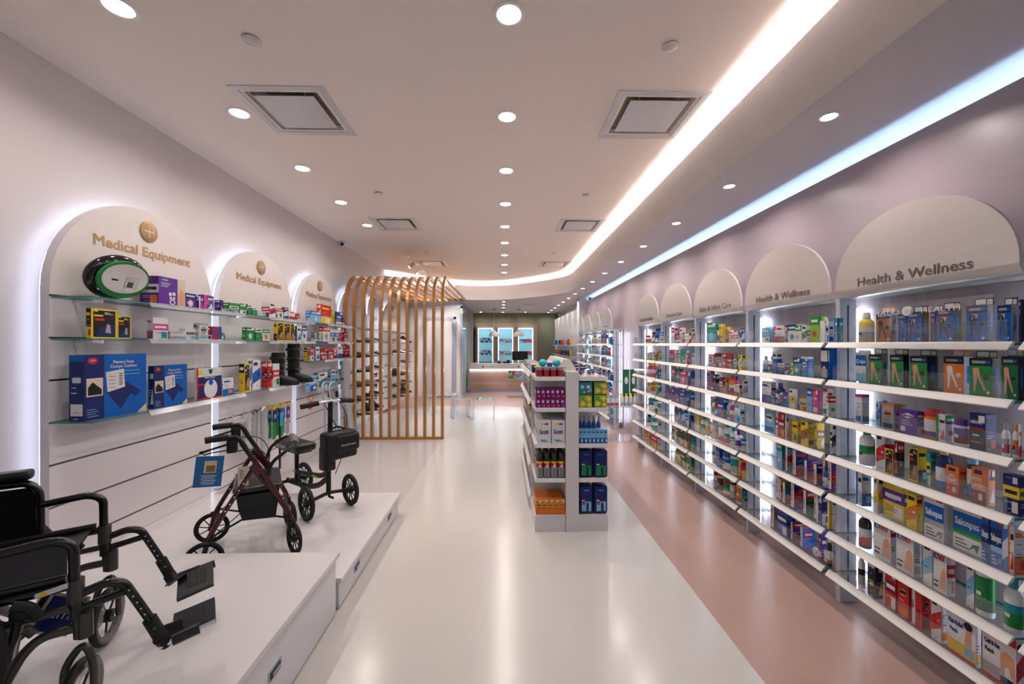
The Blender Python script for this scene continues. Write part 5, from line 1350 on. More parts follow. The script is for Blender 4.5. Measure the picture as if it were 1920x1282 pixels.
for z, c, nm in ((.41, 'NGF', 'green'), (.131, 'NLR', 'light blue')):
    for i in range(2):
        m = MB(); w, h, d = .108, .212, .12
        m.rbox(-w / 2, 0, 0, w / 2, d, h, pm('N'), .022, 4); o = m.build('pad_pack', loc=(.648 + i * .115, GY + .012, z + .001), ang=60)
        k = MB(); k.add([(-.035, -.0012, .02), (.038, -.0012, .02), (.038, -.0012, .095), (-.035, -.0012, .095)], [(0, 1, 2, 3)], pm(c[1])); k.add([(.0, -.002, .02), (.018, -.002, .02), (.018, -.002, .085), (.0, -.002, .085)], [(0, 1, 2, 3)], pm('N'))
        k.add([(-.02, -.0015, .178), (.02, -.0015, .178), (.02, -.0015, .184), (-.02, -.0015, .184)], [(0, 1, 2, 3)], pm(c[1])); k.add([(-.035, -.002, .1), (-.012, -.002, .1), (-.012, -.002, .108), (-.035, -.002, .108)], [(0, 1, 2, 3)], pm('W'))
        if c[2] == 'R': k.add([(-.03, -.002, .07), (-.01, -.002, .07), (-.01, -.002, .1), (-.03, -.002, .1)], [(0, 1, 2, 3)], pm('R'))
        k.build('label_print', o, smooth=False)
        tag(o, 'navy pad pack with %s panel, %s one, right side of the gondola end' % (nm, ('left', 'right')[i]), 'pad pack', 'navy pad packs on the gondola')
# jelly jars with blue lids on top
for i, (x, y, s) in enumerate([(.615, 3.22, 1), (.648, 3.32, 1), (.685, 3.22, 1), (.735, 3.32, 1), (.768, 3.22, 1), (.63, 3.5, 1.5), (.70, 3.55, 1.5), (.66, 3.75, 1.8), (.56 + .06, 3.95, 1.8), (.70, 4.1, 1.8)]):
    key = 'vas'
    o, kids = product('j', 'petroleum_jelly_jar', .036 * s, .048 * s, .036 * s, 'CNC', None, 5)
    o.location = (x, y, 1.196)
    tag(o, '%s cream petroleum jelly jar with navy lid, %s from the aisle end, gondola top' % (('small', 'large')[s > 1.2], ORD[i]), 'jar', 'jelly jars on the gondola top')
m = MB(); V = []
for y, k in ((0, 1), (.95, 1)): V += [(-.085, y, 0), (.085, y, 0), (.03, y, .088), (-.02, y, .092)]
m.add(V, [(0, 1, 2, 3), (7, 6, 5, 4), (0, 4, 5, 1), (1, 5, 6, 2), (2, 6, 7, 3), (3, 7, 4, 0)], mat('carton_offwhite', (.66, .62, .57), .5))
for q in range(9): m.add([(-.078 + .004, .12 + q * .09, .012), (-.078 + .004, .16 + q * .09, .012), (-.030, .17 + q * .085, .08), (-.030, .13 + q * .085, .08)], [(0, 1, 2, 3)], mat('print_olive', (.36, .34, .20), .5))
tag(m.build('display_carton', loc=(.52, 3.34, 1.237), smooth=False), 'long off-white printed carton lying along the top of the gondola', 'carton')
m = MB(); m.rbox(-.125, 0, 0, .125, .14, .012, pm('S'), .01); o = m.build('blister_card', loc=(.375, 3.19, 1.2605))
tag(o, 'flat clear tray card lying on the red candle jars', 'card')
for i, x in enumerate((.315, .425)):
    m = MB(); m.ball((0, 0, .028), .034, .034, .029, mat('teal_rubber', (.01, .42, .50), .4)); m.M = Matrix.Identity(4)
    tag(m.build('massage_ball', loc=(x, 3.23, 1.2735)), '%s teal ridged massage ball on top of the gondola' % ('left', 'right')[i], 'ball', 'teal massage balls')
m = MB(); m.rbox(-.02, -.02, 0, .02, .02, .03, pm('B'), .006); tag(m.build('blue_connector', loc=(.37, 3.23, 1.2735)), 'small blue block between the two teal balls', 'block')
# goods on the long left side of the gondola
for s, z in enumerate(GZS):
    for i in range(9):
        cols = rng.choice(('WBN', 'MWP', 'YKR', 'KYW', 'LWB', 'RWO', 'GWE', 'WSR', 'TWN')); w = .15; h = rng.choice((.13, .17, .19)) if s else rng.choice((.05, .07))
        o, kids = product('b', 'household_carton', w, h, .11, cols, None, rng.randrange(999)); o.location = (GX0 + .012, 3.70 + i * .17, z + .001); o.rotation_euler = (0, 0, -PI / 2)
        tag(o, '%s household carton, %s along the %s shelf, left gondola side' % (words(cols), ORD[i], ORD[s]), 'carton', 'cartons along the gondola side')
# clear table goods
for i, (x, c) in enumerate(((1.575, 'WOR'), (1.64, 'WOR'), (1.705, 'WOR'))):
    o, k = product('t', 'tall_spray_bottle', .05, .235, .05, 'SOR', None, 2); o.location = (x, 6.06, .521); tag(o, 'clear spray bottle with orange cap, %s on the acrylic table' % ORD[i], 'bottle', 'orange-capped bottles')
for i in range(4):
    o, k = product('t', 'sanitiser_bottle', .055, .19, .05, 'CYS', None, 3); o.location = (1.785 + i * .065, 6.06, .521); tag(o, 'cream bottle with yellow cap, %s on the acrylic table' % ORD[i], 'bottle', 'yellow-capped bottles')
for i in range(2):
    m = MB(); m.rbox(-.05, -.01, 0, .05, .01, .54, pm('E'), .009); m.M = Matrix.Translation((0, -.0115, .37)) @ RX; m.lathe([(.026, 0), (.026, .001)], (0, 0, 0), pm('W'), 20, sx=1, sy=2.2); m.M = Matrix.Identity(4)
    tag(m.build('green_display_board', loc=(1.895 + i * .112, 6.25, .521), smooth=False), 'green upright board with white oval, %s on the acrylic table' % ('left', 'right')[i], 'board', 'green display boards')
for i, c in enumerate(('GWE', 'RGW', 'LWB', 'SLW')):
    o, k = product('b', 'tea_carton', .085, .22, .07, c, None, i); o.location = (.19 + i * .095, 11.0, .521); tag(o, '%s tea carton, %s on the acrylic table by the counter' % (words(c), ORD[i]), 'carton', 'cartons on the acrylic table')
# ------------------------------------------------------------------ mobility aids
def wheel(parent, name, c, ax, R, r, m_t=None, spokes=10, hub=.2, rimR=.80, w=1.0, five=False):
    """tyre, rim and spokes in one wheel part; tyre as main mesh, rim and spokes as a sub-part"""
    c = Vector(c); ax = Vector(ax).normalized(); t = MB(); t.torus(c, ax, R - r, r, m_t or M_rubber, 40, 10, w); o = t.build(name, parent, ang=60)
    k = MB(); k.torus(c, ax, (R - 2 * r) * .985, r * .35, M_matte, 32, 6, 1.5)
    u = ax.orthogonal().normalized(); v = ax.cross(u)
    for i in range(spokes):
        a = 2 * PI * i / spokes; d = u * math.cos(a) + v * math.sin(a); d2 = u * math.cos(a + (.18 if five else 0)) + v * math.sin(a + (.18 if five else 0))
        k.tube([c + d2 * (R * hub * .8), c + d * (R - 2 * r)], R * .035, M_matte, 6)
    k.tube([c - ax * r * 1.3, c + ax * r * 1.3], R * hub, M_matte, 16); k.tube([c - ax * r * 1.6, c + ax * r * 1.6], R * .06, M_chrome, 10)
    k.build('rim', o, ang=40)
    return o

# --- wheelchair: local x forward, y to its left (far from the aisle), z up
WC = thing('wheelchair', 'black folding wheelchair with vinyl seat on the high platform', 'wheelchair', (-1.245, 1.19, .335), math.atan2(.586, .81))
T = .4371
def both(f):
    for s, y in ((0, 0.0), (1, T)): f(s, y)
def wc(s, y):
    side = 1 if s else -1
    m = MB(); m.tube([(-.40, y, .648), (-.40, y, .642), (-.165, y, .636), (-.142, y, .60), (-.140, y, .44)], .0125, M_black, 12, bend=.035)
    m.tube([(-.142, y, .553), (-.02, y, .562), (.017, y, .54), (.019, y, .39)], .0125, M_black, 12, bend=.035); m.tube([(-.40, y, .64), (-.40, y, .40)], .0125, M_black, 12); m.build('armrest_tube', WC)
    m = MB(); m.rbox(-.42, y - .027, .650, -.155, y + .027, .682, M_vinyl, .015); m.build('arm_pad', WC, ang=50)
    m = MB()
    if not s: m.box(-.135, y - .003, .462, .004, y + .003, .548, mat('guard_vinyl', (.02, .02, .022), .18))
    m.box(-.39, y - .003, .44, -.148, y + .003, .62, M_vinyl); m.build('skirt_guard', WC, smooth=False, label='glossy black side panel')
    m = MB()
    m.tube([(.022, y, .40), (.028, y, .10 + .17)], .0125, M_grey, 12); m.tube([(.021, y, .44), (.021, y, .375)], .019, M_grey, 14)
    m.tube([(.018, y, .30), (-.045, y, .302), (-.08, y, .27), (-.14, y, .14), (-.42, y, .12)], .0125, M_grey, 12, bend=.03)
    m.tube([(.018, y, .425), (-.42, y, .425)], .0125, M_black, 12); m.tube([(-.40, y, .12), (-.40, y, .88)], .0125, M_black, 12); m.tube([(-.40, y, .85), (-.43, y, .885), (-.50, y, .885)], .0125, M_black, 12, bend=.02)
    m.tube([(.01, y, .36), (-.42, y, .36)], .010, M_grey, 10); m.build('side_frame', WC)
    m = MB(); m.tube([(-.44, y, .885), (-.53, y, .885)], .018, M_rubber, 12); m.build('push_handle', WC)
    m = MB(); m.tube([(.040, y, .340), (.040, y, .268)], .018, M_grey, 16); m.build('caster_housing', WC)
    # caster fork and plastic wrapped wheel
    cx, cz = .028, .1; ca = Vector((.95, -.3, 0)).normalized(); cc = Vector((cx, y, cz))
    m = MB(); m.tube([cc + ca * .034 + Vector((0, 0, 0)), cc + ca * .034 + Vector((0, 0, .09)), Vector((.038, y, .255)), cc - ca * .034 + Vector((0, 0, .09)), cc - ca * .034], .010, M_grey, 10, bend=.035, flat=(1, 1)); m.build('caster_fork', WC)
    w_ = wheel(WC, 'caster_wheel', cc, ca, .1, .014, spokes=5, hub=.22)
    m = MB(); m.torus(cc, ca, .074, .024, clear('plastic_film', (.97, .97, .98), rough=.08, veil=.03, ior=1.7), 30, 8, .8); m.build('plastic_wrap', w_)
    # big wheel
    wy = y + side * .05
    wheel(WC, 'rear_wheel', (-.395, wy, .305), (0, 1, 0), .305, .016, spokes=8, hub=.12)
    m = MB(); m.torus((-.395, wy + side * .03, .305), (0, 1, 0), .265, .008, M_chrome, 40, 8); m.build('handrim', WC)
    # swing-away leg rest
    m = MB(); m.tube([(.022, y, .392), (.085, y, .408), (.122, y, .395), (.188, y, .245)], .0125, M_black, 12, bend=.025); m.tube([(.022, y, .352), (.126, y, .366)], .011, M_black, 12)
    m.tube([(.022, y, .40), (.022, y, .33)], .016, M_black, 12); m.build('leg_rest_tube', WC)
    m = MB()
    for q in range(6): p = Vector((.135, y, .372)).lerp(Vector((.184, y, .252)), q / 5.5); m.tube([p + Vector((0, -.0128, 0)), p + Vector((0, .0128, 0))], .0028, M_chrome, 6)
    m.build('adjustment_pin', WC)
    m = MB(); m.tube([(.180, y, .262), (.210, y, .185)], .0185, M_matte, 14); m.tube([(.19, y - .03, .232), (.19, y, .238)], .009, M_matte, 8); m.tube([(.205, y, .195), (.222, y - side * .012, .162)], .021, M_matte, 12); m.build('clamp_sleeve', WC)
    fx, fz = .215, .168; e = Vector((1, 0, .16)).normalized()
    p0 = Vector((fx, y, fz)); p1 = p0 + e * .130
    m = MB(); m.tube([p0 - e * .012, p1 + e * .004], .011, M_chrome, 12); 
    if s: m.tube([p1, p1 + e * .01], .015, M_matte, 12)
    m.build('foot_pivot', WC, label='chrome pivot bar')
    m = MB(); inw = Vector((0, -side * 1.0, -.30 if s else .02)).normalized(); up = e.cross(inw).normalized() * (1 if not s else -1)
    hc = p0 + e * .02; A = hc; B = hc + e * .115; n_ = .13
    def slab(a, b, off0, off1, wid, mt, th=.014):
        V = [a + inw * off0, b + inw * off0, b + inw * wid * .96 + e * 0, a + inw * wid]
        m.add([tuple(v_ + up * 0) for v_ in V] + [tuple(v_ + up * th) for v_ in V], [(0, 3, 2, 1), (4, 5, 6, 7), (0, 1, 5, 4), (1, 2, 6, 5), (2, 3, 7, 6), (3, 0, 4, 7)], mt)
    slab(A, B, -.006, 0, n_, M_vinyl)
    m.tube([A - inw * .002, A + e * .07 - inw * .002], .017, M_vinyl, 12)
    for q in range(9):
        a = A + inw * .02 + e * (.03 + q * .0075) + up * .0145; m.tube([a, a + inw * .075], .0018, M_matte, 5)
    V = [A - e * .03 + inw * .0, A + e * .03, A + e * .03 + inw * .03 + up * .035, A - e * .035 + inw * .05 + up * .03]
    m.add([tuple(v_) for v_ in V] + [tuple(v_ + inw * .008) for v_ in V], [(0, 1, 2, 3), (7, 6, 5, 4), (0, 4, 5, 1), (1, 5, 6, 2), (2, 6, 7, 3), (3, 7, 4, 0)], M_matte)
    m.build('footplate', WC, ang=30)
both(wc)
m = MB()
nx, ny = 10, 10; V = []
for i in range(nx + 1):
    for j in range(ny + 1):
        u, v = i / nx, j / ny; x = -.39 + .385 * u - (.05 * (1 - abs(2 * v - 1)) if i == nx else 0) * 1; V.append((x, .012 + (T - .024) * v, .446 - .035 * math.sin(PI * v) + .006 * math.sin(9 * u + 4 * v)))
F = [(i * (ny + 1) + j, (i + 1) * (ny + 1) + j, (i + 1) * (ny + 1) + j + 1, i * (ny + 1) + j + 1) for i in range(nx) for j in range(ny)]
m.add(V, F, M_vinyl); m.add([(x, y, z - .006) for x, y, z in V], [tuple(reversed(f)) for f in F], M_vinyl); m.tube([(-.39, .012, .446), (.0, .012, .446)], .012, M_vinyl, 10); m.tube([(-.39, T - .012, .446), (.0, T - .012, .446)], .012, M_vinyl, 10)
m.build('seat', WC, ang=70, label='black vinyl sling seat')
m = MB(); V = []
for i in range(9):
    for j in range(11): V.append((-.385 - .03 * math.sin(PI * j / 10), .0 + T * j / 10, .47 + .37 * i / 8))
F = [(i * 11 + j, i * 11 + j + 1, (i + 1) * 11 + j + 1, (i + 1) * 11 + j) for i in range(8) for j in range(10)]
m.add(V, F, M_vinyl); m.add([(x - .008, y, z) for x, y, z in V], [tuple(reversed(f)) for f in F], M_vinyl); m.build('backrest', WC, ang=70)
m = MB(); m.tube([(-.15, .01, .43), (-.12, T - .01, .13)], .0115, M_grey, 10); m.tube([(-.15, T - .01, .43), (-.12, .01, .13)], .0115, M_grey, 10); m.tube([(-.30, .01, .43), (-.30, T - .01, .13)], .0115, M_grey, 10); m.build('cross_brace', WC)
for y, s in ((0, -1), (T, 1)):
    m = MB(); m.rbox(-.10, y + s * .018 - .01, .375, -.055, y + s * .018 + .01, .40, M_matte, .008); m.tube([(-.095, y + s * .02, .415), (-.065, y + s * .02, .405), (-.045, y + s * .02, .365)], .014, M_matte, 10, bend=.02); m.tube([(-.085, y + s * .02, .37), (-.09, y + s * .03, .33), (-.10, y + s * .04, .30)], .010, M_matte, 8)
    m.tube([(-.07, y + s * .02, .345), (-.055, y + s * .02, .325)], .012, M_grey, 10); m.build('brake_lever', WC)
m = MB(); m.add([(-.055, -.0140, .415), (.008, -.0140, .425), (.008, -.0140, .44), (-.055, -.0140, .43)], [(0, 1, 2, 3)], pm('W')); m.add([(-.05, -.0145, .417), (-.028, -.0145, .420), (-.040, -.0145, .433)], [(0, 1, 2)], pm('Y')); m.build('warning_sticker', WC, smooth=False, label='white warning sticker with yellow triangle')
m = MB(); m.M = Matrix.Translation((-.02, .05, .33)) @ Matrix.Rotation(.5, 4, 'Y'); m.box(-.045, -.004, -.055, .045, .004, .055, pm('C')); m.box(-.037, -.0048, -.047, .037, -.004, .047, pm('N')); m.M = m.M @ Matrix.Translation((0, -.0055, -.01)) @ RX; m.text('dm', Matrix.Identity(4), .04, pm('W')); m.build('hang_tag', WC, smooth=False, label='navy hang tag with white letters')

# --- rollator: local x forward (towards the aisle), y to its left (wall side)
ang = math.atan2(.5066, .8622)
RO = thing('rollator', 'dark red four-wheeled rollator walker with blue tag on the low platform', 'rollator', (-1.645, 2.24, .18), ang)
RW = .451; RN = .035
for y, s in ((RN, -1), (RW, 1)):
    m = MB(); m.tube([(.196, y, .705), (.262, y, .585)], .0135, M_matte, 12); m.tube([(.164, y, .742), (.19, y, .722), (.215, y, .675)], .0135, M_matte, 12, bend=.02); m.tube([(.10, y, .742), (.172, y, .742)], .0125, M_matte, 12); m.build('handle_stem', RO)
    m = MB(); m.tube([(.028, y, .738), (.06, y, .742), (.135, y, .744)], .0185, M_rubber, 14); m.build('hand_grip', RO)
    m = MB(); m.rbox(.125, y - .016, .655, .178, y + .016, .728, M_matte, .012); m.tube([(.13, y, .705), (.09, y, .695), (.015, y, .676)], .006, M_matte, 8); m.ball((.012, y, .675), .011, .009, .009, M_matte, 8, 6); m.tube([(.13, y, .672), (.06, y, .668), (.022, y, .66), (.018, y, .672)], .0035, M_matte, 6); m.build('brake_lever', RO)
    m = MB(); m.tube([(.255, y, .60), (.36, y, .40), (.44, y, .24), (.446, y, .20)], .0145, M_red, 12, bend=.03); m.tube([(.262, y, .57), (.10, y, .30), (.04, y, .19), (.022, y, .10)], .0135, M_red, 12, bend=.06); m.tube([(.24, y, .57), (.29, y, .52)], .018, M_red, 12); m.tube([(.262, y, .53), (.40, y, .33)], .011, M_red, 10)
    m.build('side_frame', RO, label='glossy dark red tube frame')
    m = MB()
    for q in range(5): p = Vector((.205, y, .475)).lerp(Vector((.12, y, .335)), q / 4); m.tube([p + Vector((0, -.0145, 0)), p + Vector((0, .0145, 0))], .004, M_chrome, 6)
    m.build('adjustment_pin', RO)
    wheel(RO, 'rear_wheel', (.024, y + s * .02, .095), (0, 1, 0), .095, .011, spokes=9, hub=.22)
    fa_ = Vector((1, .35, 0)).normalized()
    m = MB(); m.tube([(.446, y, .21), (.447, y, .17)], .022, M_matte, 14); cc = Vector((.462, y, .095)); m.tube([cc + fa_ * .022, cc + fa_ * .022 + Vector((-.01, 0, .07)), Vector((.447, y, .17))], .010, M_matte, 8, bend=.02); m.tube([cc - fa_ * .022, cc - fa_ * .022 + Vector((-.01, 0, .07)), Vector((.447, y, .17))], .010, M_matte, 8, bend=.02); m.build('front_fork', RO)
    wheel(RO, 'front_wheel', cc, fa_, .095, .011, spokes=9, hub=.22)
    m = MB(); m.tube([(.15, y, .66), (.30, y - s * .03, .66), (.36, y - s * .02, .50), (.20, y - s * .03, .30), (.06, y, .20)], .0028, M_matte, 6, bend=.08); m.build('brake_cable', RO)
    m = MB(); m.tube([(.02, y + .0, .195), (.06, y, .205), (.05, y, .17)], .008, M_matte, 8); m.build('brake_shoe', RO)
m = MB(); m.rbox(.15, .045, .405, .40, RW - .015, .438, M_vinyl, .03, 5); m.build('seat', RO, ang=50, label='padded black seat')
m = MB(); m.loft([[(.17, .03, .40), (.38, .03, .40), (.38, RW - .03, .40), (.17, RW - .03, .40)], [(.18, .04, .32), (.375, .04, .32), (.375, RW - .04, .32), (.18, RW - .04, .32)], [(.20, .06, .25), (.365, .06, .235), (.365, RW - .06, .235), (.20, RW - .06, .25)]], M_matte); m.build('storage_pouch', RO, smooth=False)
m = MB(); m.tube([(.06, 0, .14 + .06), (.06, RW, .14 + .06)], .008, M_matte, 8); m.tube([(.43, .01, .245), (.43, RW - .01, .245)], .010, M_matte, 10); m.tube([(.07, .01, .215), (.43, RW - .01, .235)], .006, M_matte, 8); m.tube([(.07, RW - .01, .215), (.43, .01, .235)], .006, M_matte, 8); m.build('cross_bar', RO)
m = MB(); pts = [(.325, RN, .50), (.345, RN, .575), (.43, RN, .635), (.47, .10, .65), (.475, RW / 2, .655), (.47, RW - .10, .65), (.43, RW, .635), (.345, RW, .575), (.325, RW, .50)]; m.tube(pts, .010, M_matte, 10, bend=.05); m.build('backrest_tube', RO)
m = MB(); m.tube([(.468, .11, .65), (.477, RW / 2, .655), (.468, RW - .11, .65)], .024, mat('grey_foam', (.13, .12, .12), .6), 14, bend=.1); m.build('backrest_pad', RO, label='grey padded backrest roll')
m = MB(); m.M = Matrix.Translation((.035, -.02, .665)) @ Matrix.Rotation(.10, 4, 'Y'); m.box(-.04, -.002, -.165, .085, .002, .0, mat('tag_blue', (.01, .12, .33), .4)); m.box(.0, -.0028, -.09, .055, -.002, -.025, pm('C')); m.box(.01, -.0034, -.085, .05, -.0028, -.05, pm('A'))
for q in range(6): m.box(-.01 + (q % 2) * .006, -.0028, -.105 - q * .009, .06 - (q % 3) * .005, -.002, -.102 - q * .009, pm('W'))
m.build('hang_tag', RO, smooth=False, label='blue swing tag with a small picture')
m = MB(); m.M = Matrix.Translation((.20, .03, .57)); m.box(-.022, -.001, -.11, .03, .001, .0, pm('C')); 
for q in range(7): m.box(-.012, -.0018, -.02 - q * .008, .0 + (q % 2) * .01, -.001, -.017 - q * .008, pm('K'))
m.build('price_tag', RO, smooth=False, label='white barcode tag')

# --- knee walker
kx = Vector((.80971, -.58683)); ang = math.atan2(kx.y, kx.x)
KW = thing('knee_walker', 'black knee walker scooter with zipped bag on its steering column', 'knee walker', (-1.319, 3.1215, .18), ang)
for y in (-.177, .177): wheel(KW, 'front_wheel', (.01, y, .122), (.12, 1, 0), .122, .017, spokes=10, hub=.2, five=True)
for y in (-.14, .14): wheel(KW, 'rear_wheel', (-.60, y, .122), (0, 1, 0), .122, .017, spokes=10, hub=.2, five=True)
m = MB(); m.tube([(0, -.16, .122), (0, 0, .148), (0, .16, .122)], .013, M_matte, 12, bend=.05); m.tube([(-.60, -.12, .122), (-.60, .12, .122)], .014, M_matte, 12); m.tube([(0, 0, .17), (.01, 0, .12), (.012, .03, .10)], .010, M_matte, 8); m.build('axle', KW)
m = MB(); m.tube([(0, 0, .14), (0, 0, .36), (.018, 0, .60), (.025, 0, .835)], .0175, M_matte, 14, bend=.05); m.tube([(0, 0, .33), (0, 0, .36)], .024, M_matte, 14); m.build('steering_column', KW)
m = MB(); m.tube([(-.005, -.20, .82), (.02, -.06, .838), (.025, 0, .842), (.02, .06, .838), (-.005, .20, .826)], .0115, M_chrome, 12, bend=.05); m.build('handlebar', KW)
for s in (-1, 1):
    m = MB(); m.tube([(-.006, s * .21, .82), (.016, s * .09, .836)], .0195, M_rubber, 14); m.build('hand_grip', KW)
m = MB(); m.tube([(.03, .07, .83), (.06, .12, .72), (.05, .10, .45), (.01, .05, .28)], .003, M_matte, 6, bend=.1); m.tube([(.03, -.05, .83), (.05, .0, .70), (.04, .06, .62)], .003, M_matte, 6, bend=.05); m.tube([(.03, .10, .815), (.045, .16, .80), (.03, .20, .80)], .005, M_chrome, 6); m.build('brake_cable', KW)
m = MB(); m.tube([(-.01, 0, .30), (-.10, 0, .255), (-.40, 0, .225), (-.46, 0, .225)], .016, M_matte, 12, bend=.08, flat=(1.2, 1.0)); m.tube([(-.01, 0, .26), (-.12, 0, .18), (-.28, 0, .135), (-.60, 0, .13)], .018, M_matte, 12, bend=.1, flat=(1.2, 1)); m.tube([(-.46, 0, .13), (-.46, 0, .40)], .017, M_matte, 14); m.tube([(-.46, -.03, .235), (-.46, .03, .235)], .008, M_chrome, 8)
m.build('main_frame', KW)
m = MB(); m.box(-.20, -.0185, .236, -.12, -.017, .252, pm('F')); m.box(-.36, -.0185, .222, -.28, -.017, .228, pm('F')); m.tube([(-.52, -.019, .15), (-.56, -.022, .165), (-.60, -.02, .15)], .003, pm('F'), 6); m.build('lime_decal', KW, smooth=False)
m = MB(); m.rbox(-.68, -.085, .41, -.30, .085, .475, M_vinyl, .03, 5); m.box(-.64, -.06, .395, -.34, .06, .41, M_matte); m.build('knee_pad', KW, ang=50)
m = MB(); m.text('KneeCoach', Matrix.Translation((-.56, -.0862, .43)) @ RX, .1, pm('W'), width=.17, height=.028); m.build('lettering', KW, smooth=False)
m = MB(); m.rbox(.0 + .03, -.10, .42, .15, .155, .62, M_matte, .03, 5); b_ = m.build('front_bag', KW, ang=50, label='black zipped carry bag')
m = MB(); m.rbox(.035, -.105, .35, .14, -.02, .52, M_matte, .02, 4); m.build('side_pocket', b_, ang=50)
m = MB(); m.rbox(.022, -.04, .47, .16, .17, .60, M_matte, .03, 4); m.tube([(.03, -.02, .62), (.05, .04, .65), (.06, .10, .62)], .007, M_matte, 8, bend=.02)
m.text('KneeCoach', Matrix.Translation((.1605, .065, .515)) @ LM, .1, pm('W'), width=.115, height=.018); m.build('bag_flap', b_, ang=50)

# ------------------------------------------------------------------ other goods by the left wall
M_film = clear('clear_bag', (.90, .90, .92), rough=.15, veil=.30, ior=1.6)
# donut cushion in printed wrap on the nearest arch
t = thing('ring_cushion', 'dark oval ring cushion in glossy green and white wrap, nearest arch top shelf', 'cushion', (-2.375, 2.565, 1.716), .0)
m = MB(); m.M = Matrix.Translation((0, 0, .145)) @ Matrix.Rotation(math.radians(20), 4, 'Y'); m.ball((0, 0, 0), .055, .195, .14, mat('wrapped_black', (.008, .008, .01), .12), 28, 14); m.build('foam_body', t, ang=80)
m = MB()
m.M = Matrix.Translation((0, 0, .145)) @ Matrix.Rotation(math.radians(20), 4, 'Y') @ Matrix.Translation((.042, 0, 0)); m2 = MB(); m2.M = m.M
m2.lathe([(1.0, .0), (1.0, .012), (.01, .016)], (0, 0, 0), pm('G'), 36, axis='x', sx=.168, sy=.116); m2.build('green_wrap', t, label='green printed wrap')
m3 = MB(); m3.M = m2.M; m3.lathe([(1.0, .014), (1.0, .0165), (.01, .0185)], (0, 0, .008), mat('silver_label', (.72, .72, .74), .15, .3), 36, axis='x', sx=.150, sy=.092)
m3.box(.0195, .0, -.05, .0205, .09, .03, pm('W')); 
for q in range(8): m3.box(.0205, .015 + q * .005, -.04, .0212, .018 + q * .005, -.005, pm('K'))
m3.box(.0195, -.09, -.01, .0205, -.05, .0, pm('K')); m3.build('front_label', t, label='silver oval label with barcode')
# walking boots on the middle arch lowest shelf
def boot(y, hgt, label, rz):
    t = thing('walking_boot', label, 'medical boot', (-2.36, y, 1.021), rz, 'black walking boots')
    m = MB(); secs = []
    for z, x0, x1, w in ((.02, -.07, .20, .055), (.05, -.07, .20, .058), (.075, -.072, .15, .056), (.10, -.072, .06, .056), (.15, -.07, .05, .058), (hgt * .7, -.072, .055, .062), (hgt * .9, -.075, .06, .066), (hgt, -.07, .055, .060)):
        r = []
        for k in range(16):
            a = 2 * PI * k / 16; r.append(((x0 + x1) / 2 + (x1 - x0) / 2 * math.cos(a), w * math.sin(a), z))
        secs.append(r)
    m.loft(secs, M_matte); m.build('boot_shell', t, ang=60)
    m = MB(); m.rbox(-.08, -.055, 0, .205, .055, .022, M_rubber, .03, 4); m.build('sole', t)
    for z in (.13, hgt * .55, hgt * .78):
        m = MB(); m.rbox(-.078, -.066, z, .066, .066, z + .03, M_vinyl, .03, 4); m.box(.055, -.02, z + .008, .070, .02, z + .022, M_alu); m.build('strap', t, ang=50)
boot(4.36, .34, 'shorter black walking boot on the lowest glass shelf, beside the red cartons', 0); boot(4.68, .452, 'taller black walking boot with straps on the lowest glass shelf', 0)
# pulse box and hooks with hanging goods
def hook(x, y, z, L, parent=None):
    m = MB(); m.tube([(PX, y, z), (PX + L, y, z), (PX + L + .01, y, z + .012)], .003, M_chrome, 6); m.box(PX, y - .012, z - .015, PX + .004, y + .012, z + .012, M_steel)
    return m
HANG = [(3.74, .76, 'B', .06, .16, 'blue', 'sponge pouch'), (4.20, .86, 'N', .07, .24, 'navy and green', 'insole pouch'), (4.32, .87, 'B', .07, .26, 'blue and green', 'insole pouch'), (4.44, .87, 'P', .07, .22, 'violet', 'insole pouch')]
hooks_at = [(3.74, .79), (3.82, .80), (3.975, .80), (4.12, .80), (4.24, .80), (4.38, .80), (4.50, .80), (5.02, .81), (5.12, 1.07), (5.4, 1.09), (5.72, 1.11), (5.95, 1.10), (6.15, .80)]
for i, (y, z) in enumerate(hooks_at): tag(hook(PX, y, z - .01, .17).build('display_hook', ang=40), 'thin chrome display hook on the left slatwall, %s from the camera' % ORD[i], 'hook', 'display hooks on the slatwall')
for i, (y, c1, c2, nm) in enumerate(((4.24, 'N', 'G', 'navy insole pouch with green end'), (4.38, 'B', 'G', 'blue insole pouch with green end'), (4.50, 'P', 'S', 'violet insole pouch'))):
    for q in range(2):
        m = MB(); x = PX + .155 - q * .06; m.M = Matrix.Translation((x, y, .78)) @ Matrix.Rotation(.12 * (q - .5), 4, 'X')
        m.box(-.004, -.035, -.13, .004, .035, 0, pm(c1)); m.box(-.003, -.028, -.30, .003, .028, -.13, pm(c2)); m.box(-.0045, -.03, -.005, .0045, .03, .035, pm('Y')); m.box(.0045, -.02, -.09, .005, .02, -.05, pm('L'))
        tag(m.build('insole_pouch', smooth=False), '%s hanging on a hook, %s one' % (nm, ('front', 'rear')[q]), 'pouch', 'hanging insole pouches')
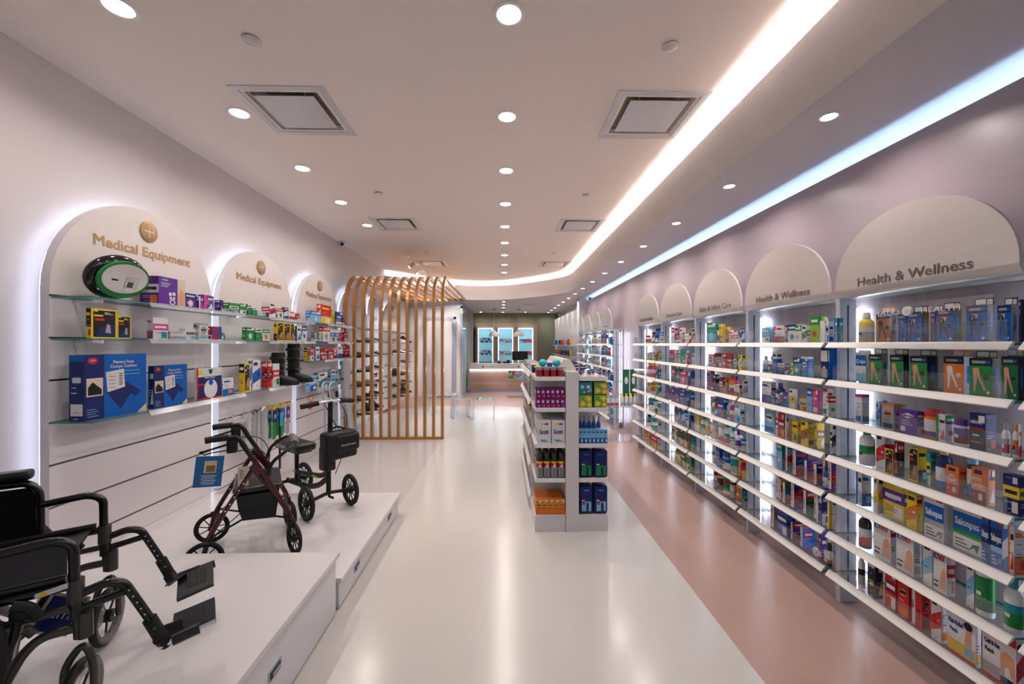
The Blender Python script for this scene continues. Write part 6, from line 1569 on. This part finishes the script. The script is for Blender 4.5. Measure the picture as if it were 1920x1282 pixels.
# bundles of clear bags with canes
for i, (y, L, w) in enumerate(((3.82, .34, .12), (3.975, .62, .10), (4.12, .66, .07))):
    t = thing('bagged_cane_set', 'clear plastic bag hanging on the slatwall behind the rollator, %s along' % ORD[i], 'bag', (PX + .12, y, .79), 0, 'clear hanging bags')
    m = MB(); rings = []; R = random.Random(i)
    for k in range(9):
        z = -L * k / 8; r_ = w * (.35 + .65 * min(1, k / 2.0)) * R.uniform(.8, 1.05); rings.append([(.03 * math.cos(a) * R.uniform(.7, 1.2), r_ * .6 * math.sin(a) * R.uniform(.85, 1.1), z) for a in [2 * PI * j / 12 for j in range(12)]])
    m.loft(rings, M_film); m.build('plastic_bag', t, ang=70)
    m = MB()
    if i == 0: m.box(-.01, -.03, -.22, .01, .03, -.14, M_matte); m.box(.011, -.02, -.20, .012, .01, -.17, pm('W')); m.ball((0, 0, -.08), .02, .035, .03, M_matte)
    else: m.tube([(0, -.05, .0), (0, -.02, .035), (0, .015, .02), (0, .015, -L + .02)], .009, (M_grey, M_steel)[i - 1], 8, bend=.02)
    m.build('handle_contents', t)
t = thing('blue_tag_cane', 'cane with bright blue tag hanging behind the rollator', 'cane', (PX + .22, 4.19, .785), 0)
m = MB(); m.tube([(0, -.07, -.02), (0, -.03, .02), (0, .02, 0), (0, .02, -.602)], .010, M_matte, 10, bend=.03); m.build('shaft', t); m = MB(); m.box(.011, .0, -.17, .014, .05, -.03, mat('tag_cyan', (.0, .33, .55), .4)); m.build('tag', t, smooth=False)
# third arch: hanging boxes, walker, bag
def hbox(y, z, w, h, cols, lab, d=.06, x=.14):
    o, k = product('b', 'hanging_carton', w, h, d, cols, None, int(y * 77)); o.location = (PX + x, y, z); o.rotation_euler = (0, 0, PI / 2); tag(o, lab, 'carton', 'cartons hanging under the third arch')
hbox(5.12, .87, .16, .19, 'LBW', 'light blue carton with pictured bottles, hung under the lowest shelf'); hbox(5.40, .84, .26, .24, 'WTR', 'white carton with teal lettering patch, hung under the third arch shelf')
hbox(5.72, .86, .14, .24, 'LWB', 'blue and white oval-print carton hung beside the teal lettered one'); hbox(5.95, .87, .10, .22, 'WTL', 'slim white carton with blue stripe near the copper screen')
m = MB(); m.M = Matrix.Translation((PX + .16, 5.0, .80)); m.add([(0, -.03, 0), (0, .035, .01), (0, .045, -.13), (0, -.05, -.14), (.004, -.03, 0), (.004, .035, .01), (.004, .045, -.13), (.004, -.05, -.14)], [(0, 1, 2, 3), (7, 6, 5, 4), (0, 4, 5, 1), (1, 5, 6, 2), (2, 6, 7, 3), (3, 7, 4, 0)], pm('R')); m.ball((.0, 0, -.02), .012, .028, .028, pm('Y'), 10, 6)
tag(m.build('red_hang_card', smooth=False), 'red and yellow hang card on a hook beside the light gap', 'card')
t = thing('folding_walker', 'grey folded aluminium walking frame leaning against the third arch', 'walking frame', (-2.235, 5.3, .0), 0)
for x in (0, .09):
    m = MB(); m.tube([(x + .03, -.17, .004), (x, -.12, .62), (x - .05, -.10, .91), (x - .05, -.04, .96), (x - .05, .10, .96), (x - .05, .15, .91), (x, .17, .62), (x + .03, .2, .004)], .0125, M_alu, 10, bend=.05); m.build('leg_frame', t)
M_ = Matrix.Translation((0, 0, .17))
m = MB(); m.M = M_; m.tube([(-.02, -.12, .54), (-.02, .17, .56)], .010, M_alu, 10); m.tube([(.07, -.12, .54), (.07, .17, .56)], .010, M_alu, 10); m.tube([(.0, -.11, .36), (.0, .12, .54)], .008, M_alu, 8); m.build('cross_bar', t)
m = MB(); m.M = M_; m.tube([(-.05, .12, .66), (-.05, .13, .58)], .018, M_rubber, 10); m.tube([(.04, .14, .66), (.04, .15, .58)], .018, M_rubber, 10); m.build('hand_grip', t)
m = MB(); m.M = M_; m.torus((.05, -.02, .2), (1, 0, 0), .05, .012, M_steel, 20, 8); m.tube([(.03, -.02, .2), (.07, -.02, .2)], .02, M_steel, 12); m.build('glide_wheel', t)
t = thing('bagged_crutches', 'pair of crutches in a clear bag leaning by the copper screen', 'crutches', (-2.30, 6.0, .0), 0)
m = MB(); m.tube([(.0, -.08, 1.17), (.0, -.02, .87), (.05, .10, .006)], .014, M_alu, 10); m.tube([(.03, -.04, 1.17), (.03, .02, .87), (.09, .14, .006)], .014, M_alu, 10); m.build('crutch_shaft', t)
m = MB(); m.tube([(.01, -.12, .95), (.01, .08, .95)], .016, M_rubber, 10); m.rbox(-.03, -.13, 1.15, .05, .02, 1.20, M_matte, .02); m.build('crutch_pad', t)
m = MB(); m.loft([[(.02 + .06 * math.cos(a), -.05 + .10 * math.sin(a), 1.215) for a in [2 * PI * j / 12 for j in range(12)]], [(.02 + .05 * math.cos(a), .0 + .08 * math.sin(a), .75) for a in [2 * PI * j / 12 for j in range(12)]], [(.07 + .05 * math.cos(a), .11 + .07 * math.sin(a), .002) for a in [2 * PI * j / 12 for j in range(12)]]], M_film); m.build('plastic_bag', t, ang=70)
